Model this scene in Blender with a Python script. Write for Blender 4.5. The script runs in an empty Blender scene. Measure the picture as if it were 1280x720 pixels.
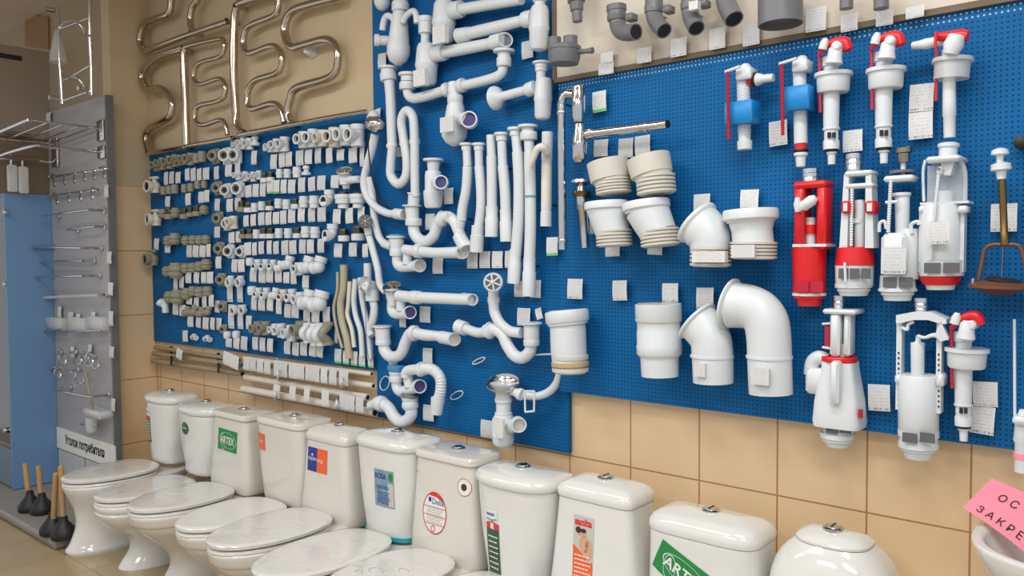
import bpy, math, random
from mathutils import Vector, Matrix, Euler
random.seed(7)
sc = bpy.context.scene
COL = sc.collection
V = Vector
pi = math.pi

# ------------------------------------------------------------------ camera
F = 1000.0
YAW, PITCH, ROLL = .6996, .0404, -.006
CAM = V((4.1530, -2.2767, 1.4583))
_cy, _sy = math.cos(YAW), math.sin(YAW)
FW = V((-_sy * math.cos(PITCH), _cy * math.cos(PITCH), -math.sin(PITCH)))
_rt = V((_cy, _sy, 0)); _up = _rt.cross(FW)
RT = _rt * math.cos(ROLL) + _up * math.sin(ROLL)
UP = _up * math.cos(ROLL) - _rt * math.sin(ROLL)
cd = bpy.data.cameras.new('camera'); co = bpy.data.objects.new('camera', cd); COL.objects.link(co)
cd.sensor_width = 36; cd.lens = 36 * F / 1280; cd.clip_start = .05
mw = Matrix((RT, UP, -FW)).transposed().to_4x4(); mw.translation = CAM
co.matrix_world = mw
sc.camera = co

# survey helpers: a sight line met with a vertical plane y=-off (parallel to the tiled wall), z=h or x=k
def ray(px, py): return FW + RT * ((px - 640) / F) - UP * ((py - 360) / F)
def W(px, py, off=0.0):
    d = ray(px, py); return CAM + d * ((-off - CAM.y) / d.y)
def Zp(px, py, z):
    d = ray(px, py); return CAM + d * ((z - CAM.z) / d.z)
def Xp(px, py, x):
    d = ray(px, py); return CAM + d * ((x - CAM.x) / d.x)
def Sc(p): return (p - CAM).dot(FW) / F          # metres per picture unit at a point

# ------------------------------------------------------------------ materials
def lin(c):
    return tuple(((v / 255) / 12.92 if v / 255 <= .04045 else ((v / 255 + .055) / 1.055) ** 2.4) for v in c) + (1,)
class NT:
    def __init__(s, name):
        s.m = bpy.data.materials.new(name); s.m.use_nodes = True
        s.t = s.m.node_tree; s.b = s.t.nodes['Principled BSDF']
    def n(s, ty, **kw):
        o = s.t.nodes.new(ty)
        for k, v in kw.items(): setattr(o, k, v)
        return o
    def l(s, a, b): s.t.links.new(a, b)
    def math(s, op, a, b=None, c=None):
        o = s.n('ShaderNodeMath', operation=op)
        for i, v in enumerate((a, b, c)):
            if v is None: continue
            if isinstance(v, (int, float)): o.inputs[i].default_value = v
            else: s.l(v, o.inputs[i])
        return o.outputs[0]
    def mix(s, f, a, b):
        o = s.n('ShaderNodeMix', data_type='RGBA')
        for i, v in ((0, f), (6, a), (7, b)):
            if isinstance(v, (int, float)): o.inputs[i].default_value = v
            elif isinstance(v, tuple): o.inputs[i].default_value = v
            else: s.l(v, o.inputs[i])
        return o.outputs[2]
def mat(name, c, rough=.4, metal=0, noise=0, nscale=40, bump=0, coat=0, trans=0, alpha=1, emit=0, vary=0):
    t = NT(name); b = t.b
    b.inputs['Base Color'].default_value = lin(c)
    b.inputs['Roughness'].default_value = rough; b.inputs['Metallic'].default_value = metal
    if coat: b.inputs['Coat Weight'].default_value = coat; b.inputs['Coat Roughness'].default_value = .08
    if trans: b.inputs['Transmission Weight'].default_value = trans
    if alpha < 1: b.inputs['Alpha'].default_value = alpha
    if noise or bump:
        tc = t.n('ShaderNodeTexCoord'); nz = t.n('ShaderNodeTexNoise'); nz.inputs['Scale'].default_value = nscale
        nz.inputs['Detail'].default_value = 4
        t.l(tc.outputs['Object'], nz.inputs['Vector'])
        if noise:
            c2 = tuple(max(0, v * (1 - noise)) for v in c)
            t.l(t.mix(nz.outputs['Fac'], lin(c), lin(c2)), b.inputs['Base Color'])
        if bump:
            bp = t.n('ShaderNodeBump'); bp.inputs['Strength'].default_value = bump; bp.inputs['Distance'].default_value = .01
            t.l(nz.outputs['Fac'], bp.inputs['Height']); t.l(bp.outputs['Normal'], b.inputs['Normal'])
    return t.m
M_ = {}
M_['plastic'] = mat('white_plastic', (216, 222, 225), .36, noise=.04, nscale=8)
M_['cream'] = mat('cream_plastic', (224, 221, 208), .42, noise=.06, nscale=10)
M_['ivory'] = mat('ivory_plastic', (222, 216, 202), .45, noise=.06, nscale=10)
M_['rib'] = mat('cream_rubber', (204, 201, 190), .55)
M_['tan'] = mat('tan_rubber', (190, 165, 120), .6)
M_['greyfit'] = mat('grey_polypropylene', (148, 145, 126), .5, noise=.12, nscale=12)
M_['greypipe'] = mat('grey_beige_pipe', (160, 146, 116), .5, noise=.1, nscale=6)
M_['beigepipe'] = mat('olive_beige_pipe', (182, 174, 146), .5, noise=.08, nscale=6)
M_['dgrey'] = mat('dark_grey_pvc', (112, 113, 116), .42, noise=.08, nscale=10)
M_['slot'] = mat('grey_window', (92, 92, 96), .6)
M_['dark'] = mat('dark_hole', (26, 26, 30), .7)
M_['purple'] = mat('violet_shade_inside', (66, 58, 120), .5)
M_['ceramic'] = mat('white_ceramic', (222, 222, 217), .1, coat=.6, noise=.02, nscale=3)
M_['ceramic_warm'] = mat('warm_white_ceramic', (217, 214, 204), .12, coat=.5, noise=.02, nscale=3)
M_['seat'] = mat('seat_plastic', (220, 219, 213), .22, coat=.2)
M_['film'] = mat('film_wrapped_lid', (216, 215, 209), .12, noise=.02, nscale=26, bump=.5, coat=.7)
M_['chrome'] = mat('chrome', (210, 210, 210), .13, 1)
M_['satin'] = mat('satin_chrome', (215, 219, 224), .28, 1)
M_['steel'] = mat('polished_steel_tube', (196, 184, 166), .13, 1)
M_['metal'] = mat('nickel_thread', (170, 164, 150), .3, 1, noise=.3, nscale=30)
M_['brass'] = mat('brass', (150, 120, 70), .32, 1, noise=.25, nscale=15)
M_['copper'] = mat('brown_copper_rubber', (132, 84, 54), .45, .3, noise=.2, nscale=15)
M_['red'] = mat('red_plastic', (214, 24, 30), .38)
M_['redrod'] = mat('dark_red_plastic', (180, 22, 50), .4)
M_['floatblue'] = mat('bright_blue_plastic', (10, 130, 200), .45)
M_['black'] = mat('black_rubber', (24, 24, 26), .5)
M_['wood'] = mat('pale_wood', (198, 158, 104), .55, noise=.2, nscale=20)
M_['woodstrip'] = mat('brown_wood_strip', (118, 100, 76), .6, noise=.2, nscale=14)
M_['greypanel'] = mat('grey_display_panel', (168, 167, 170), .45, noise=.06, nscale=3)
M_['paneledge'] = mat('panel_edge_grey', (104, 104, 102), .5)
M_['blueside'] = mat('slate_blue_panel', (104, 144, 186), .5, noise=.05, nscale=3)
M_['bluelow'] = mat('dusty_blue_front', (104, 128, 146), .5)
M_['beigeboard'] = mat('beige_grey_board', (142, 130, 114), .5, noise=.06, nscale=4)
M_['glassdark'] = mat('dark_cabinet_glass', (30, 32, 36), .08, coat=.3)
M_['glass'] = mat('clear_glass', (215, 225, 225), .06, alpha=.35)
M_['clear'] = mat('clear_plastic', (225, 228, 228), .2, alpha=.55)
M_['whiteboard'] = mat('white_display_board', (214, 204, 188), .5, noise=.05, nscale=2)
M_['platform'] = mat('grey_platform', (150, 145, 138), .5, noise=.08, nscale=6)
M_['paper'] = mat('white_paper', (226, 226, 222), .7)
M_['pink'] = mat('pink_paper', (250, 150, 168), .7, noise=.05, nscale=5)
M_['ink'] = mat('black_ink', (40, 36, 38), .6)
M_['teal'] = mat('teal_tape', (30, 160, 175), .35)
M_['green'] = mat('sticker_green', (18, 132, 62), .35)
M_['dgreen'] = mat('sticker_dark_green', (66, 96, 66), .4, noise=.3, nscale=30)
M_['orange'] = mat('sticker_orange', (232, 98, 44), .35)
M_['navy'] = mat('sticker_navy', (38, 48, 140), .35)
M_['stred'] = mat('sticker_red', (214, 52, 44), .35)
M_['stgrey'] = mat('sticker_grey', (192, 190, 182), .4)
M_['stblue'] = mat('sticker_pale_blue', (150, 186, 204), .4, noise=.5, nscale=25)
M_['inkblue'] = mat('sticker_blue', (36, 110, 160), .4)
M_['skin'] = mat('print_skin_tone', (206, 160, 128), .5)
M_['hair'] = mat('print_dark_brown', (60, 44, 36), .5)
M_['tagreen'] = mat('tag_green_stripe', (96, 196, 110), .6)
M_['bluefilm'] = mat('blue_film', (70, 140, 190), .3)
M_['orangewall'] = mat('orange_brown_paint', (150, 112, 72), .6, noise=.06, nscale=3)
M_['ceil'] = mat('ceiling_paint', (200, 180, 164), .8, noise=.04, nscale=2)
M_['tape'] = mat('blue_tie', (100, 150, 175), .5)

def pegmat(name, c, lit_top):
    t = NT(name); b = t.b
    g = t.n('ShaderNodeNewGeometry'); sx = t.n('ShaderNodeSeparateXYZ'); t.l(g.outputs['Position'], sx.inputs[0])
    s = .0125
    fx = t.math('SUBTRACT', t.math('FRACT', t.math('DIVIDE', t.math('ADD', sx.outputs[0], 10), s)), .5)
    fz = t.math('SUBTRACT', t.math('FRACT', t.math('DIVIDE', sx.outputs[2], s)), .5)
    d = t.math('SQRT', t.math('ADD', t.math('MULTIPLY', fx, fx), t.math('MULTIPLY', fz, fz)))
    h = t.math('LESS_THAN', d, .19)
    nz = t.n('ShaderNodeTexNoise'); nz.inputs['Scale'].default_value = 1.6; t.l(g.outputs['Position'], nz.inputs['Vector'])
    base = t.mix(nz.outputs['Fac'], lin(c), lin(tuple(v * .86 for v in c)))
    dark = lin(tuple(v * .48 for v in c))
    if lit_top:
        up = t.math('GREATER_THAN', sx.outputs[2], lit_top)
        hole = t.mix(up, dark, lin((170, 190, 205)))  # upper holes painted pale to stand for the lit wall showing through
    else: hole = dark
    t.l(t.mix(h, base, hole), b.inputs['Base Color'])
    b.inputs['Roughness'].default_value = .6; b.inputs['Specular IOR Level'].default_value = .18
    return t.m
M_['peg'] = pegmat('blue_pegboard', (8, 102, 166), None)
M_['pegr'] = pegmat('blue_pegboard_lit_top_holes', (8, 102, 166), 2.0245)
M_['pegl'] = pegmat('blue_pegboard_dim', (12, 102, 164), None)

def tilemat(name, axis, split):
    t = NT(name); b = t.b
    g = t.n('ShaderNodeNewGeometry'); sx = t.n('ShaderNodeSeparateXYZ'); t.l(g.outputs['Position'], sx.inputs[0])
    A = sx.outputs[axis]; Z = sx.outputs[2]
    fx = t.math('ABSOLUTE', t.math('SUBTRACT', t.math('FRACT', t.math('ADD', t.math('DIVIDE', t.math('ADD', A, 10), .25), .5)), .5))
    fz = t.math('ABSOLUTE', t.math('SUBTRACT', t.math('FRACT', t.math('ADD', t.math('DIVIDE', Z, .375), .5)), .5))
    gx = t.math('LESS_THAN', fx, .0026 / .25); gz = t.math('LESS_THAN', fz, .0024 / .375)
    gr = t.math('MAXIMUM', gx, gz)
    wv = t.n('ShaderNodeTexWave'); wv.inputs['Scale'].default_value = 38; wv.inputs['Distortion'].default_value = .6
    wv.bands_direction = 'X' if axis == 0 else 'Y'
    t.l(g.outputs['Position'], wv.inputs['Vector'])
    nz = t.n('ShaderNodeTexNoise'); nz.inputs['Scale'].default_value = 2.2; t.l(g.outputs['Position'], nz.inputs['Vector'])
    base = t.mix(nz.outputs['Fac'], lin((232, 205, 166)), lin((222, 191, 150)))
    base = t.mix(t.math('MULTIPLY', wv.outputs['Fac'], .1), base, lin((190, 150, 106)))
    tile = t.mix(gr, base, lin((172, 122, 80)))
    nz2 = t.n('ShaderNodeTexNoise'); nz2.inputs['Scale'].default_value = 3; t.l(g.outputs['Position'], nz2.inputs['Vector'])
    paint = t.mix(nz2.outputs['Fac'], lin((204, 186, 152)), lin((192, 172, 138)))
    up = t.math('GREATER_THAN', Z, split)
    t.l(t.mix(up, tile, paint), b.inputs['Base Color'])
    t.l(t.math('ADD', t.math('MULTIPLY', up, .35), .35), b.inputs['Roughness'])
    bp = t.n('ShaderNodeBump'); bp.inputs['Strength'].default_value = .25; bp.inputs['Distance'].default_value = .003
    t.l(t.math('MULTIPLY', t.math('SUBTRACT', 1.0, gr), t.math('SUBTRACT', 1.0, up)), bp.inputs['Height']); t.l(bp.outputs['Normal'], b.inputs['Normal'])
    return t.m
def floormat():
    t = NT('beige_floor_tile'); b = t.b
    g = t.n('ShaderNodeNewGeometry'); sx = t.n('ShaderNodeSeparateXYZ'); t.l(g.outputs['Position'], sx.inputs[0])
    f = []
    for i in (0, 1):
        f.append(t.math('LESS_THAN', t.math('ABSOLUTE', t.math('SUBTRACT', t.math('FRACT', t.math('DIVIDE', t.math('ADD', sx.outputs[i], 10.13), .33)), .5)), .007))
    gr = t.math('MAXIMUM', f[0], f[1])
    nz = t.n('ShaderNodeTexNoise'); nz.inputs['Scale'].default_value = 6; nz.inputs['Detail'].default_value = 5
    t.l(g.outputs['Position'], nz.inputs['Vector'])
    base = t.mix(nz.outputs['Fac'], lin((186, 166, 130)), lin((160, 140, 106)))
    t.l(t.mix(gr, base, lin((140, 118, 86))), b.inputs['Base Color']); b.inputs['Roughness'].default_value = .3
    return t.m
def tagmat(name, bar):
    t = NT(name); b = t.b
    tc = t.n('ShaderNodeTexCoord'); sx = t.n('ShaderNodeSeparateXYZ'); t.l(tc.outputs['Generated'], sx.inputs[0])
    x, z = sx.outputs[0], sx.outputs[2]
    oi = t.n('ShaderNodeObjectInfo')
    band = t.math('GREATER_THAN', t.math('FRACT', t.math('MULTIPLY', z, 8.0)), .62)
    cb = t.n('ShaderNodeCombineXYZ'); t.l(t.math('MULTIPLY', x, 22.0), cb.inputs[0])
    t.l(t.math('FLOOR', t.math('MULTIPLY', z, 8.0)), cb.inputs[2]); t.l(t.math('MULTIPLY', oi.outputs['Random'], 40.0), cb.inputs[1])
    nz = t.n('ShaderNodeTexNoise'); nz.inputs['Scale'].default_value = 1.0; t.l(cb.outputs[0], nz.inputs['Vector'])
    w = t.math('GREATER_THAN', nz.outputs['Fac'], .52)
    inx = t.math('LESS_THAN', t.math('ABSOLUTE', t.math('SUBTRACT', x, .5)), .38)
    k = t.math('MULTIPLY', t.math('MULTIPLY', band, w), t.math('MULTIPLY', inx, .34))
    if bar:
        lo = t.math('MULTIPLY', t.math('LESS_THAN', t.math('ABSOLUTE', t.math('SUBTRACT', z, .075)), .035), t.math('MULTIPLY', w, .8))
        k = t.math('MAXIMUM', k, lo)
    sh = t.mix(oi.outputs['Random'], lin((218, 219, 217)), lin((202, 204, 205)))
    t.l(t.mix(k, sh, lin((110, 112, 120))), b.inputs['Base Color']); b.inputs['Roughness'].default_value = .65
    return t.m
M_['tag'] = tagmat('printed_price_tag', True)
M_['tagplain'] = tagmat('printed_label', False)

# ------------------------------------------------------------------ mesh builder
class MB:
    def __init__(s): s.v = []; s.f = []
    def add(s, vs, fs):
        b = len(s.v); s.v += [V(p) for p in vs]; s.f += [tuple(i + b for i in q) for q in fs]; return s
    def loft(s, rings, cap0=True, cap1=True):
        n = len(rings[0]); vs = [p for r in rings for p in r]; fs = []
        for k in range(len(rings) - 1):
            for i in range(n):
                j = (i + 1) % n
                fs.append((k * n + i, k * n + j, (k + 1) * n + j, (k + 1) * n + i))
        if cap0: fs.append(tuple(range(n))[::-1])
        if cap1: fs.append(tuple((len(rings) - 1) * n + i for i in range(n)))
        return s.add(vs, fs)
    def lathe(s, base, axis, prof, n=20):
        a = V(axis).normalized(); u = a.orthogonal().normalized(); w = a.cross(u)
        rings = [[V(base) + a * t + (u * math.cos(2 * pi * i / n) + w * math.sin(2 * pi * i / n)) * max(r, 1e-5) for i in range(n)] for t, r in prof]
        return s.loft(rings)
    def tube(s, pts, r, n=12):
        pts = [V(p) for p in pts]; m = len(pts)
        rs = r if isinstance(r, (list, tuple)) else [r] * m
        tan = []
        for i in range(m):
            d = pts[min(i + 1, m - 1)] - pts[max(i - 1, 0)]
            tan.append(d.normalized() if d.length > 1e-9 else V((0, 0, 1)))
        u = tan[0].orthogonal().normalized(); rings = []
        for i in range(m):
            u = (u - tan[i] * u.dot(tan[i])).normalized(); w = tan[i].cross(u)
            rings.append([pts[i] + (u * math.cos(2 * pi * k / n) + w * math.sin(2 * pi * k / n)) * rs[i] for k in range(n)])
        return s.loft(rings)
    def box(s, c, size, rot=None):
        c = V(c); x, y, z = [d / 2 for d in size]; R = rot or Matrix.Identity(3)
        vs = [c + R @ V((sx * x, sy * y, sz * z)) for sx in (-1, 1) for sy in (-1, 1) for sz in (-1, 1)]
        return s.add(vs, [(0, 1, 3, 2), (4, 6, 7, 5), (0, 4, 5, 1), (2, 3, 7, 6), (0, 2, 6, 4), (1, 5, 7, 3)])
    def rbox(s, c, size, b=.2):
        # box with chamfered vertical and horizontal edges; b = bevel in metres
        c = V(c); x, y, z = [d / 2 for d in size]; b = min(b, x * .9, y * .9, z * .9)
        def ring(zz, i): 
            X, Yy = x - i, y - i
            k = b * .8
            return [c + V(q + (zz,)) for q in ((-X + k, -Yy), (X - k, -Yy), (X, -Yy + k), (X, Yy - k), (X - k, Yy), (-X + k, Yy), (-X, Yy - k), (-X, -Yy + k))]
        return s.loft([ring(-z, b * .7), ring(-z + b, 0), ring(z - b, 0), ring(z, b * .7)])
    def prism(s, poly, d):
        n = len(poly); d = V(d); vs = [V(p) for p in poly] + [V(p) + d for p in poly]
        fs = [tuple(range(n)), tuple(range(2 * n - 1, n - 1, -1))] + [(i, i + n, (i + 1) % n + n, (i + 1) % n) for i in range(n)]
        return s.add(vs, fs)
    def ball(s, c, r, n=14, sx=1, sy=1, sz=1):
        c = V(c); rings = []
        for k in range(0, 9):
            a = -pi / 2 + pi * k / 8; rr = max(math.cos(a), 1e-3)
            rings.append([c + V((sx * r * rr * math.cos(2 * pi * i / n), sy * r * rr * math.sin(2 * pi * i / n), sz * r * math.sin(a))) for i in range(n)])
        return s.loft(rings)
    def torus(s, c, axis, R, r, n=28, m=8):
        a = V(axis).normalized(); u = a.orthogonal().normalized(); w = a.cross(u); c = V(c); rings = []
        for i in range(n + 1):
            t = 2 * pi * i / n; d = u * math.cos(t) + w * math.sin(t)
            rings.append([c + d * (R + r * math.cos(2 * pi * k / m)) + a * r * math.sin(2 * pi * k / m) for k in range(m)])
        return s.loft(rings, False, False)
def spline(pts, k=6):
    pts = [V(p) for p in pts]; out = []
    for i in range(len(pts) - 1):
        p0 = pts[max(i - 1, 0)]; p1 = pts[i]; p2 = pts[i + 1]; p3 = pts[min(i + 2, len(pts) - 1)]
        for j in range(k):
            t = j / k
            out.append(.5 * ((2 * p1) + (p2 - p0) * t + (2 * p0 - 5 * p1 + 4 * p2 - p3) * t * t + (3 * p1 - p0 - 3 * p2 + p3) * t ** 3))
    out.append(pts[-1]); return out

ORG = {}
BADLAB = []
def tag(o, label, cat, group=None):
    n = len(label.split())
    if not 4 <= n <= 16: BADLAB.append((n, label))
    o['label'] = label; o['category'] = cat
    if group: o['group'] = group
    return o
def mesh_of(mb, name, m, org, sharp=.7):
    me = bpy.data.meshes.new(name)
    me.from_pydata([tuple(p - org) for p in mb.v], [], mb.f)
    me.materials.append(m if not isinstance(m, str) else M_[m])
    import bmesh
    bm = bmesh.new(); bm.from_mesh(me); bmesh.ops.recalc_face_normals(bm, faces=bm.faces[:]); bm.to_mesh(me); bm.free()
    me.polygons.foreach_set('use_smooth', [True] * len(me.polygons))
    me.set_sharp_from_angle(angle=sharp); me.update()
    return me
def part(name, mb, m, parent=None, org=None, sharp=.7, label=None):
    if parent is not None: org = ORG[parent.name]
    elif org is None:
        xs = [p.x for p in mb.v]; ys = [p.y for p in mb.v]; zs = [p.z for p in mb.v]
        org = V(((min(xs) + max(xs)) / 2, (min(ys) + max(ys)) / 2, min(zs)))
    o = bpy.data.objects.new(name, mesh_of(mb, name, m, org, sharp)); COL.objects.link(o)
    if parent is not None: o.parent = parent
    else: o.location = org
    ORG[o.name] = org
    if label: o['label'] = label
    return o
def root(name, loc, label, cat, group=None):
    o = bpy.data.objects.new(name, None); COL.objects.link(o); o.location = loc; o.empty_display_size = .05
    ORG[o.name] = V(loc); return tag(o, label, cat, group)
def struct(name, mb, m):
    o = part(name, mb, m); o['kind'] = 'structure'; return o
def solo(name, mb, m, label, cat, group=None, sharp=.7):
    return tag(part(name, mb, m, sharp=sharp), label, cat, group)
def copytree(o, loc, scale=1, rz=0):
    r = o.copy(); COL.objects.link(r); r.location = loc; r.scale = (scale,) * 3; r.rotation_euler = (0, 0, rz)
    for ch in list(o.children):
        c = ch.copy(); COL.objects.link(c); c.parent = r
        for g in list(ch.children):
            d = g.copy(); COL.objects.link(d); d.parent = c
    return r
ORDW = 'first second third fourth fifth sixth seventh eighth ninth tenth eleventh twelfth thirteenth fourteenth fifteenth sixteenth seventeenth eighteenth nineteenth twentieth'.split()

# shapes laid on a plane parallel to the wall, measured in picture units
def lat(p0, p1, prof, off, n=20, mb=None):
    a = W(p0[0], p0[1], off); b = W(p1[0], p1[1], off); L = (b - a).length; s = Sc((a + b) / 2)
    return (mb or MB()).lathe(a, b - a, [(t * L, r * s) for t, r in prof], n)
def yl(px, py, off, prof, n=20, mb=None, dirv=(0, -1, 0)):
    # lathe poking out of the wall towards the room; prof lengths and radii in picture units
    a = W(px, py, off); s = Sc(a)
    return (mb or MB()).lathe(a, V(dirv), [(t * s, r * s) for t, r in prof], n)
def tub(pts, r, off, k=6, n=12, ribs=0, mb=None, amp=.88):
    P = [W(p[0], p[1], p[2] if len(p) > 2 else off) for p in pts]
    if k > 1 and len(P) > 2: P = spline(P, k)
    if isinstance(r, (list, tuple)):
        m = len(P); rr = []
        for i in range(m):
            t = i / (m - 1) * (len(r) - 1); j = min(int(t), len(r) - 2); rr.append(r[j] + (r[j + 1] - r[j]) * (t - j))
    else: rr = [r] * len(P)
    if ribs:
        L = [0]
        for i in range(1, len(P)): L.append(L[-1] + (P[i] - P[i - 1]).length)
        s = Sc(P[0]); N = max(8, int(L[-1] / (s * ribs))) * 2; Q = []; q = []; j = 0
        for i in range(N + 1):
            d = L[-1] * i / N
            while j < len(P) - 2 and L[j + 1] < d: j += 1
            t = (d - L[j]) / max(L[j + 1] - L[j], 1e-9)
            Q.append(P[j].lerp(P[j + 1], min(t, 1))); q.append((rr[j] + (rr[j + 1] - rr[j]) * min(t, 1)) * (1 if i % 2 else amp))
        P, rr = Q, q
    return (mb or MB()).tube(P, [a * Sc(p) for a, p in zip(rr, P)], n)
def bx(x0, y0, x1, y1, off, dep, mb=None, bev=0):
    # box whose front face fills the rectangle at distance off from the wall
    a = W((x0 + x1) / 2, y0, off); b = W((x0 + x1) / 2, y1, off); c = W(x0, (y0 + y1) / 2, off); d = W(x1, (y0 + y1) / 2, off)
    cen = V(((c.x + d.x) / 2, -off + dep / 2, (a.z + b.z) / 2)); size = (d.x - c.x, dep, a.z - b.z)
    mb = mb or MB()
    return mb.rbox(cen, size, bev) if bev else mb.box(cen, size)
def rod(p0, p1, r, off, n=8, mb=None): return tub([p0, p1], r, off, 1, n, mb=mb)

# lettering
_tx = {}
def text2d(s, bold=0):
    key = (s, bold)
    if key not in _tx:
        cu = bpy.data.curves.new('lettering', 'FONT'); cu.body = s; cu.size = 1; cu.offset = bold; cu.resolution_u = 3
        ob = bpy.data.objects.new('lettering', cu); COL.objects.link(ob)
        bpy.context.view_layer.update()
        dg = bpy.context.evaluated_depsgraph_get(); me = bpy.data.meshes.new_from_object(ob.evaluated_get(dg))
        vs = [(v.co.x, v.co.y) for v in me.vertices]; fs = [tuple(p.vertices) for p in me.polygons]
        bpy.data.objects.remove(ob); bpy.data.meshes.remove(me)
        x0 = min(v[0] for v in vs); x1 = max(v[0] for v in vs); y0 = min(v[1] for v in vs); y1 = max(v[1] for v in vs)
        _tx[key] = ([((x - x0) / (x1 - x0), (y - y0) / (y1 - y0)) for x, y in vs], fs)
    return _tx[key]
# ------------------------------------------------------------------ the room
XL, XR = -.542, 5.6
PY = -.23                                   # front face of the pier left of the corner
ZC = 3.03
struct('wall_back', MB().box(((XL + XR) / 2, .05, ZC / 2), (XR - XL, .1, ZC)), tilemat('tiled_wall_back', 0, 1.875))
struct('wall_left', MB().box((XL - .05, (PY) / 2 + .05, ZC / 2), (.1, -PY + .1, ZC)), tilemat('tiled_wall_left', 1, 1.875))
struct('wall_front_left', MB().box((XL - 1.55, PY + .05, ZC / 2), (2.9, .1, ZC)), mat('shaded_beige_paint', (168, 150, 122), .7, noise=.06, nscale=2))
struct('floor', MB().box((1.2, -2.2, -.03), (9.6, 5.0, .06)), floormat())
struct('ceiling', MB().box((1.2, -2.0, ZC + .03), (9.6, 4.6, .06)), 'ceil')
q = [W(*p, .231) for p in ((33, 18), (62, 22), (63, 62), (34, 58))]
struct('trim_1', MB().prism(q, (0, -.012, 0)), 'orangewall')

# ------------------------------------------------------------------ display boards
def board(name, x0, x1, z0, z1, off, th, m, label, cat='pegboard', grp=None):
    return solo(name, MB().box(((x0 + x1) / 2, -off + th / 2, (z0 + z1) / 2), (x1 - x0, th, z1 - z0)), m, label, cat, grp)
board('pegboard', -.535, 1.483, .965, 2.076, .018, .016, 'pegl', 'blue pegboard with rows of small pipe fittings, leftmost of the blue boards')
board('pegboard', 1.487, 2.51, .763, 2.95, .02, .018, 'peg', 'tall blue pegboard in the middle holding white siphons and hoses')
board('pegboard', 2.489, 4.6, .985, 2.05, .045, .022, 'pegr', 'wide blue pegboard on the right with cistern valves and pan connectors')
board('display_board', 2.48, 4.6, 2.066, 2.95, .05, .02, 'whiteboard', 'off-white display board with dark grey pipe fittings above the right pegboard', 'display board')
solo('wood_strip', MB().box((3.54, -.04, 2.058), (2.12, .036, .016)), 'woodstrip', 'thin brown wooden strip between white board and right pegboard', 'wood strip')
solo('wood_strip', MB().box((2.478, -.03, 2.5), (.016, .05, .88)), 'woodstrip', 'upright brown wooden strip at the left edge of the white board', 'wood strip')

# ------------------------------------------------------------------ grey accessory panel by the pier
PO = .30
a = W(143, 540, PO); PXR = a.x; PXL = -1.45
ZT = W(138, 117, PO).z
pr = root('accessory_stand', V(((PXL + PXR) / 2, -PO, .05)), 'tall grey display panel with chrome bathroom accessories, standing left of the toilets', 'display panel')
part('panel_board', MB().box(((PXL + PXR) / 2, -PO + .012, (.05 + ZT) / 2), (PXR - PXL, .024, ZT - .05)), 'greypanel', pr)
part('panel_edge', MB().box((PXR + .009, -PO + .014, (.05 + ZT) / 2), (.018, .04, ZT - .05)), 'paneledge', pr)
def acc(name, label, cat, px, py, off=PO): return root(name, W(px, py, off), label, cat, None)
def rail(o, name, pts, r, off, m='chrome'): return part(name, tub(pts, r, off, 4, 10), m, o)
B = PO + .002
# wire shelves
o = acc('wire_shelf', 'chrome wire towel shelf with two tiers at the top of the grey panel', 'towel shelf', 122, 180)
for px, y0, y1 in ((124.5, 150, 176), (125.5, 182, 198)): part('wall_mount', bx(px - 4, y0, px + 4, y1, B + .015, .015, bev=.004), 'chrome', o)
part('wall_mount', bx(64, 172, 71, 209, B + .015, .015, bev=.004), 'chrome', o)
sh = MB()
for k, dy in enumerate((.03, .1, .18, .26, .34)):
    sh.tube([W(123, 160, B) + V((0, -dy, 0)), W(68, 180, B) + V((0, -dy, 0))], .0045, 8)
sh.tube([W(123, 160, B), W(123, 160, B) + V((0, -.36, 0))], .0055, 8); sh.tube([W(68, 180, B), W(68, 180, B) + V((0, -.36, 0))], .0055, 8)
sh.tube([W(123, 160, B) + V((0, -.36, 0)), W(68, 180, B) + V((0, -.36, 0))], .009, 10)
part('shelf_wires', sh, 'chrome', o)
part('lower_bar', MB().tube(spline([W(124, 190, B), W(124, 190, B) + V((0, -.25, 0)), W(120, 190, B) + V((0, -.33, 0)), W(72, 203, B) + V((0, -.33, 0)), W(67, 203, B) + V((0, -.25, 0)), W(67, 203, B)], 5), .008, 10), 'chrome', o)
# hook rails
def hookrail(label, x0, y0, x1, y1, n, hang):
    o = acc('hook_rail', label, 'hook rail', (x0 + x1) / 2, (y0 + y1) / 2)
    part('rail', rod((x0, y0), (x1, y1), 1.4, B + .03), 'chrome', o)
    for t in (.08, .92):
        x, y = x0 + (x1 - x0) * t, y0 + (y1 - y0) * t
        part('wall_mount', yl(x, y, B, [(0, 4), (2, 4), (3, 2), (8, 2)], 12), 'chrome', o)
    for k in range(n):
        t = (k + .5) / n; x, y = x0 + (x1 - x0) * t, y0 + (y1 - y0) * t
        part('hook', tub([(x, y, B + .035), (x - .5, y + hang * .5, B + .045), (x, y + hang, B + .06), (x + 1, y + hang * .75, B + .085)], 1.2, B, 4, 8), 'chrome', o)
hookrail('chrome hook rail with six hooks, directly below the wire shelves', 62, 222, 136, 210, 6, 12)
hookrail('chrome hook rail with four hooks, second row under the wire shelves', 64, 245, 122, 237, 4, 11)
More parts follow.
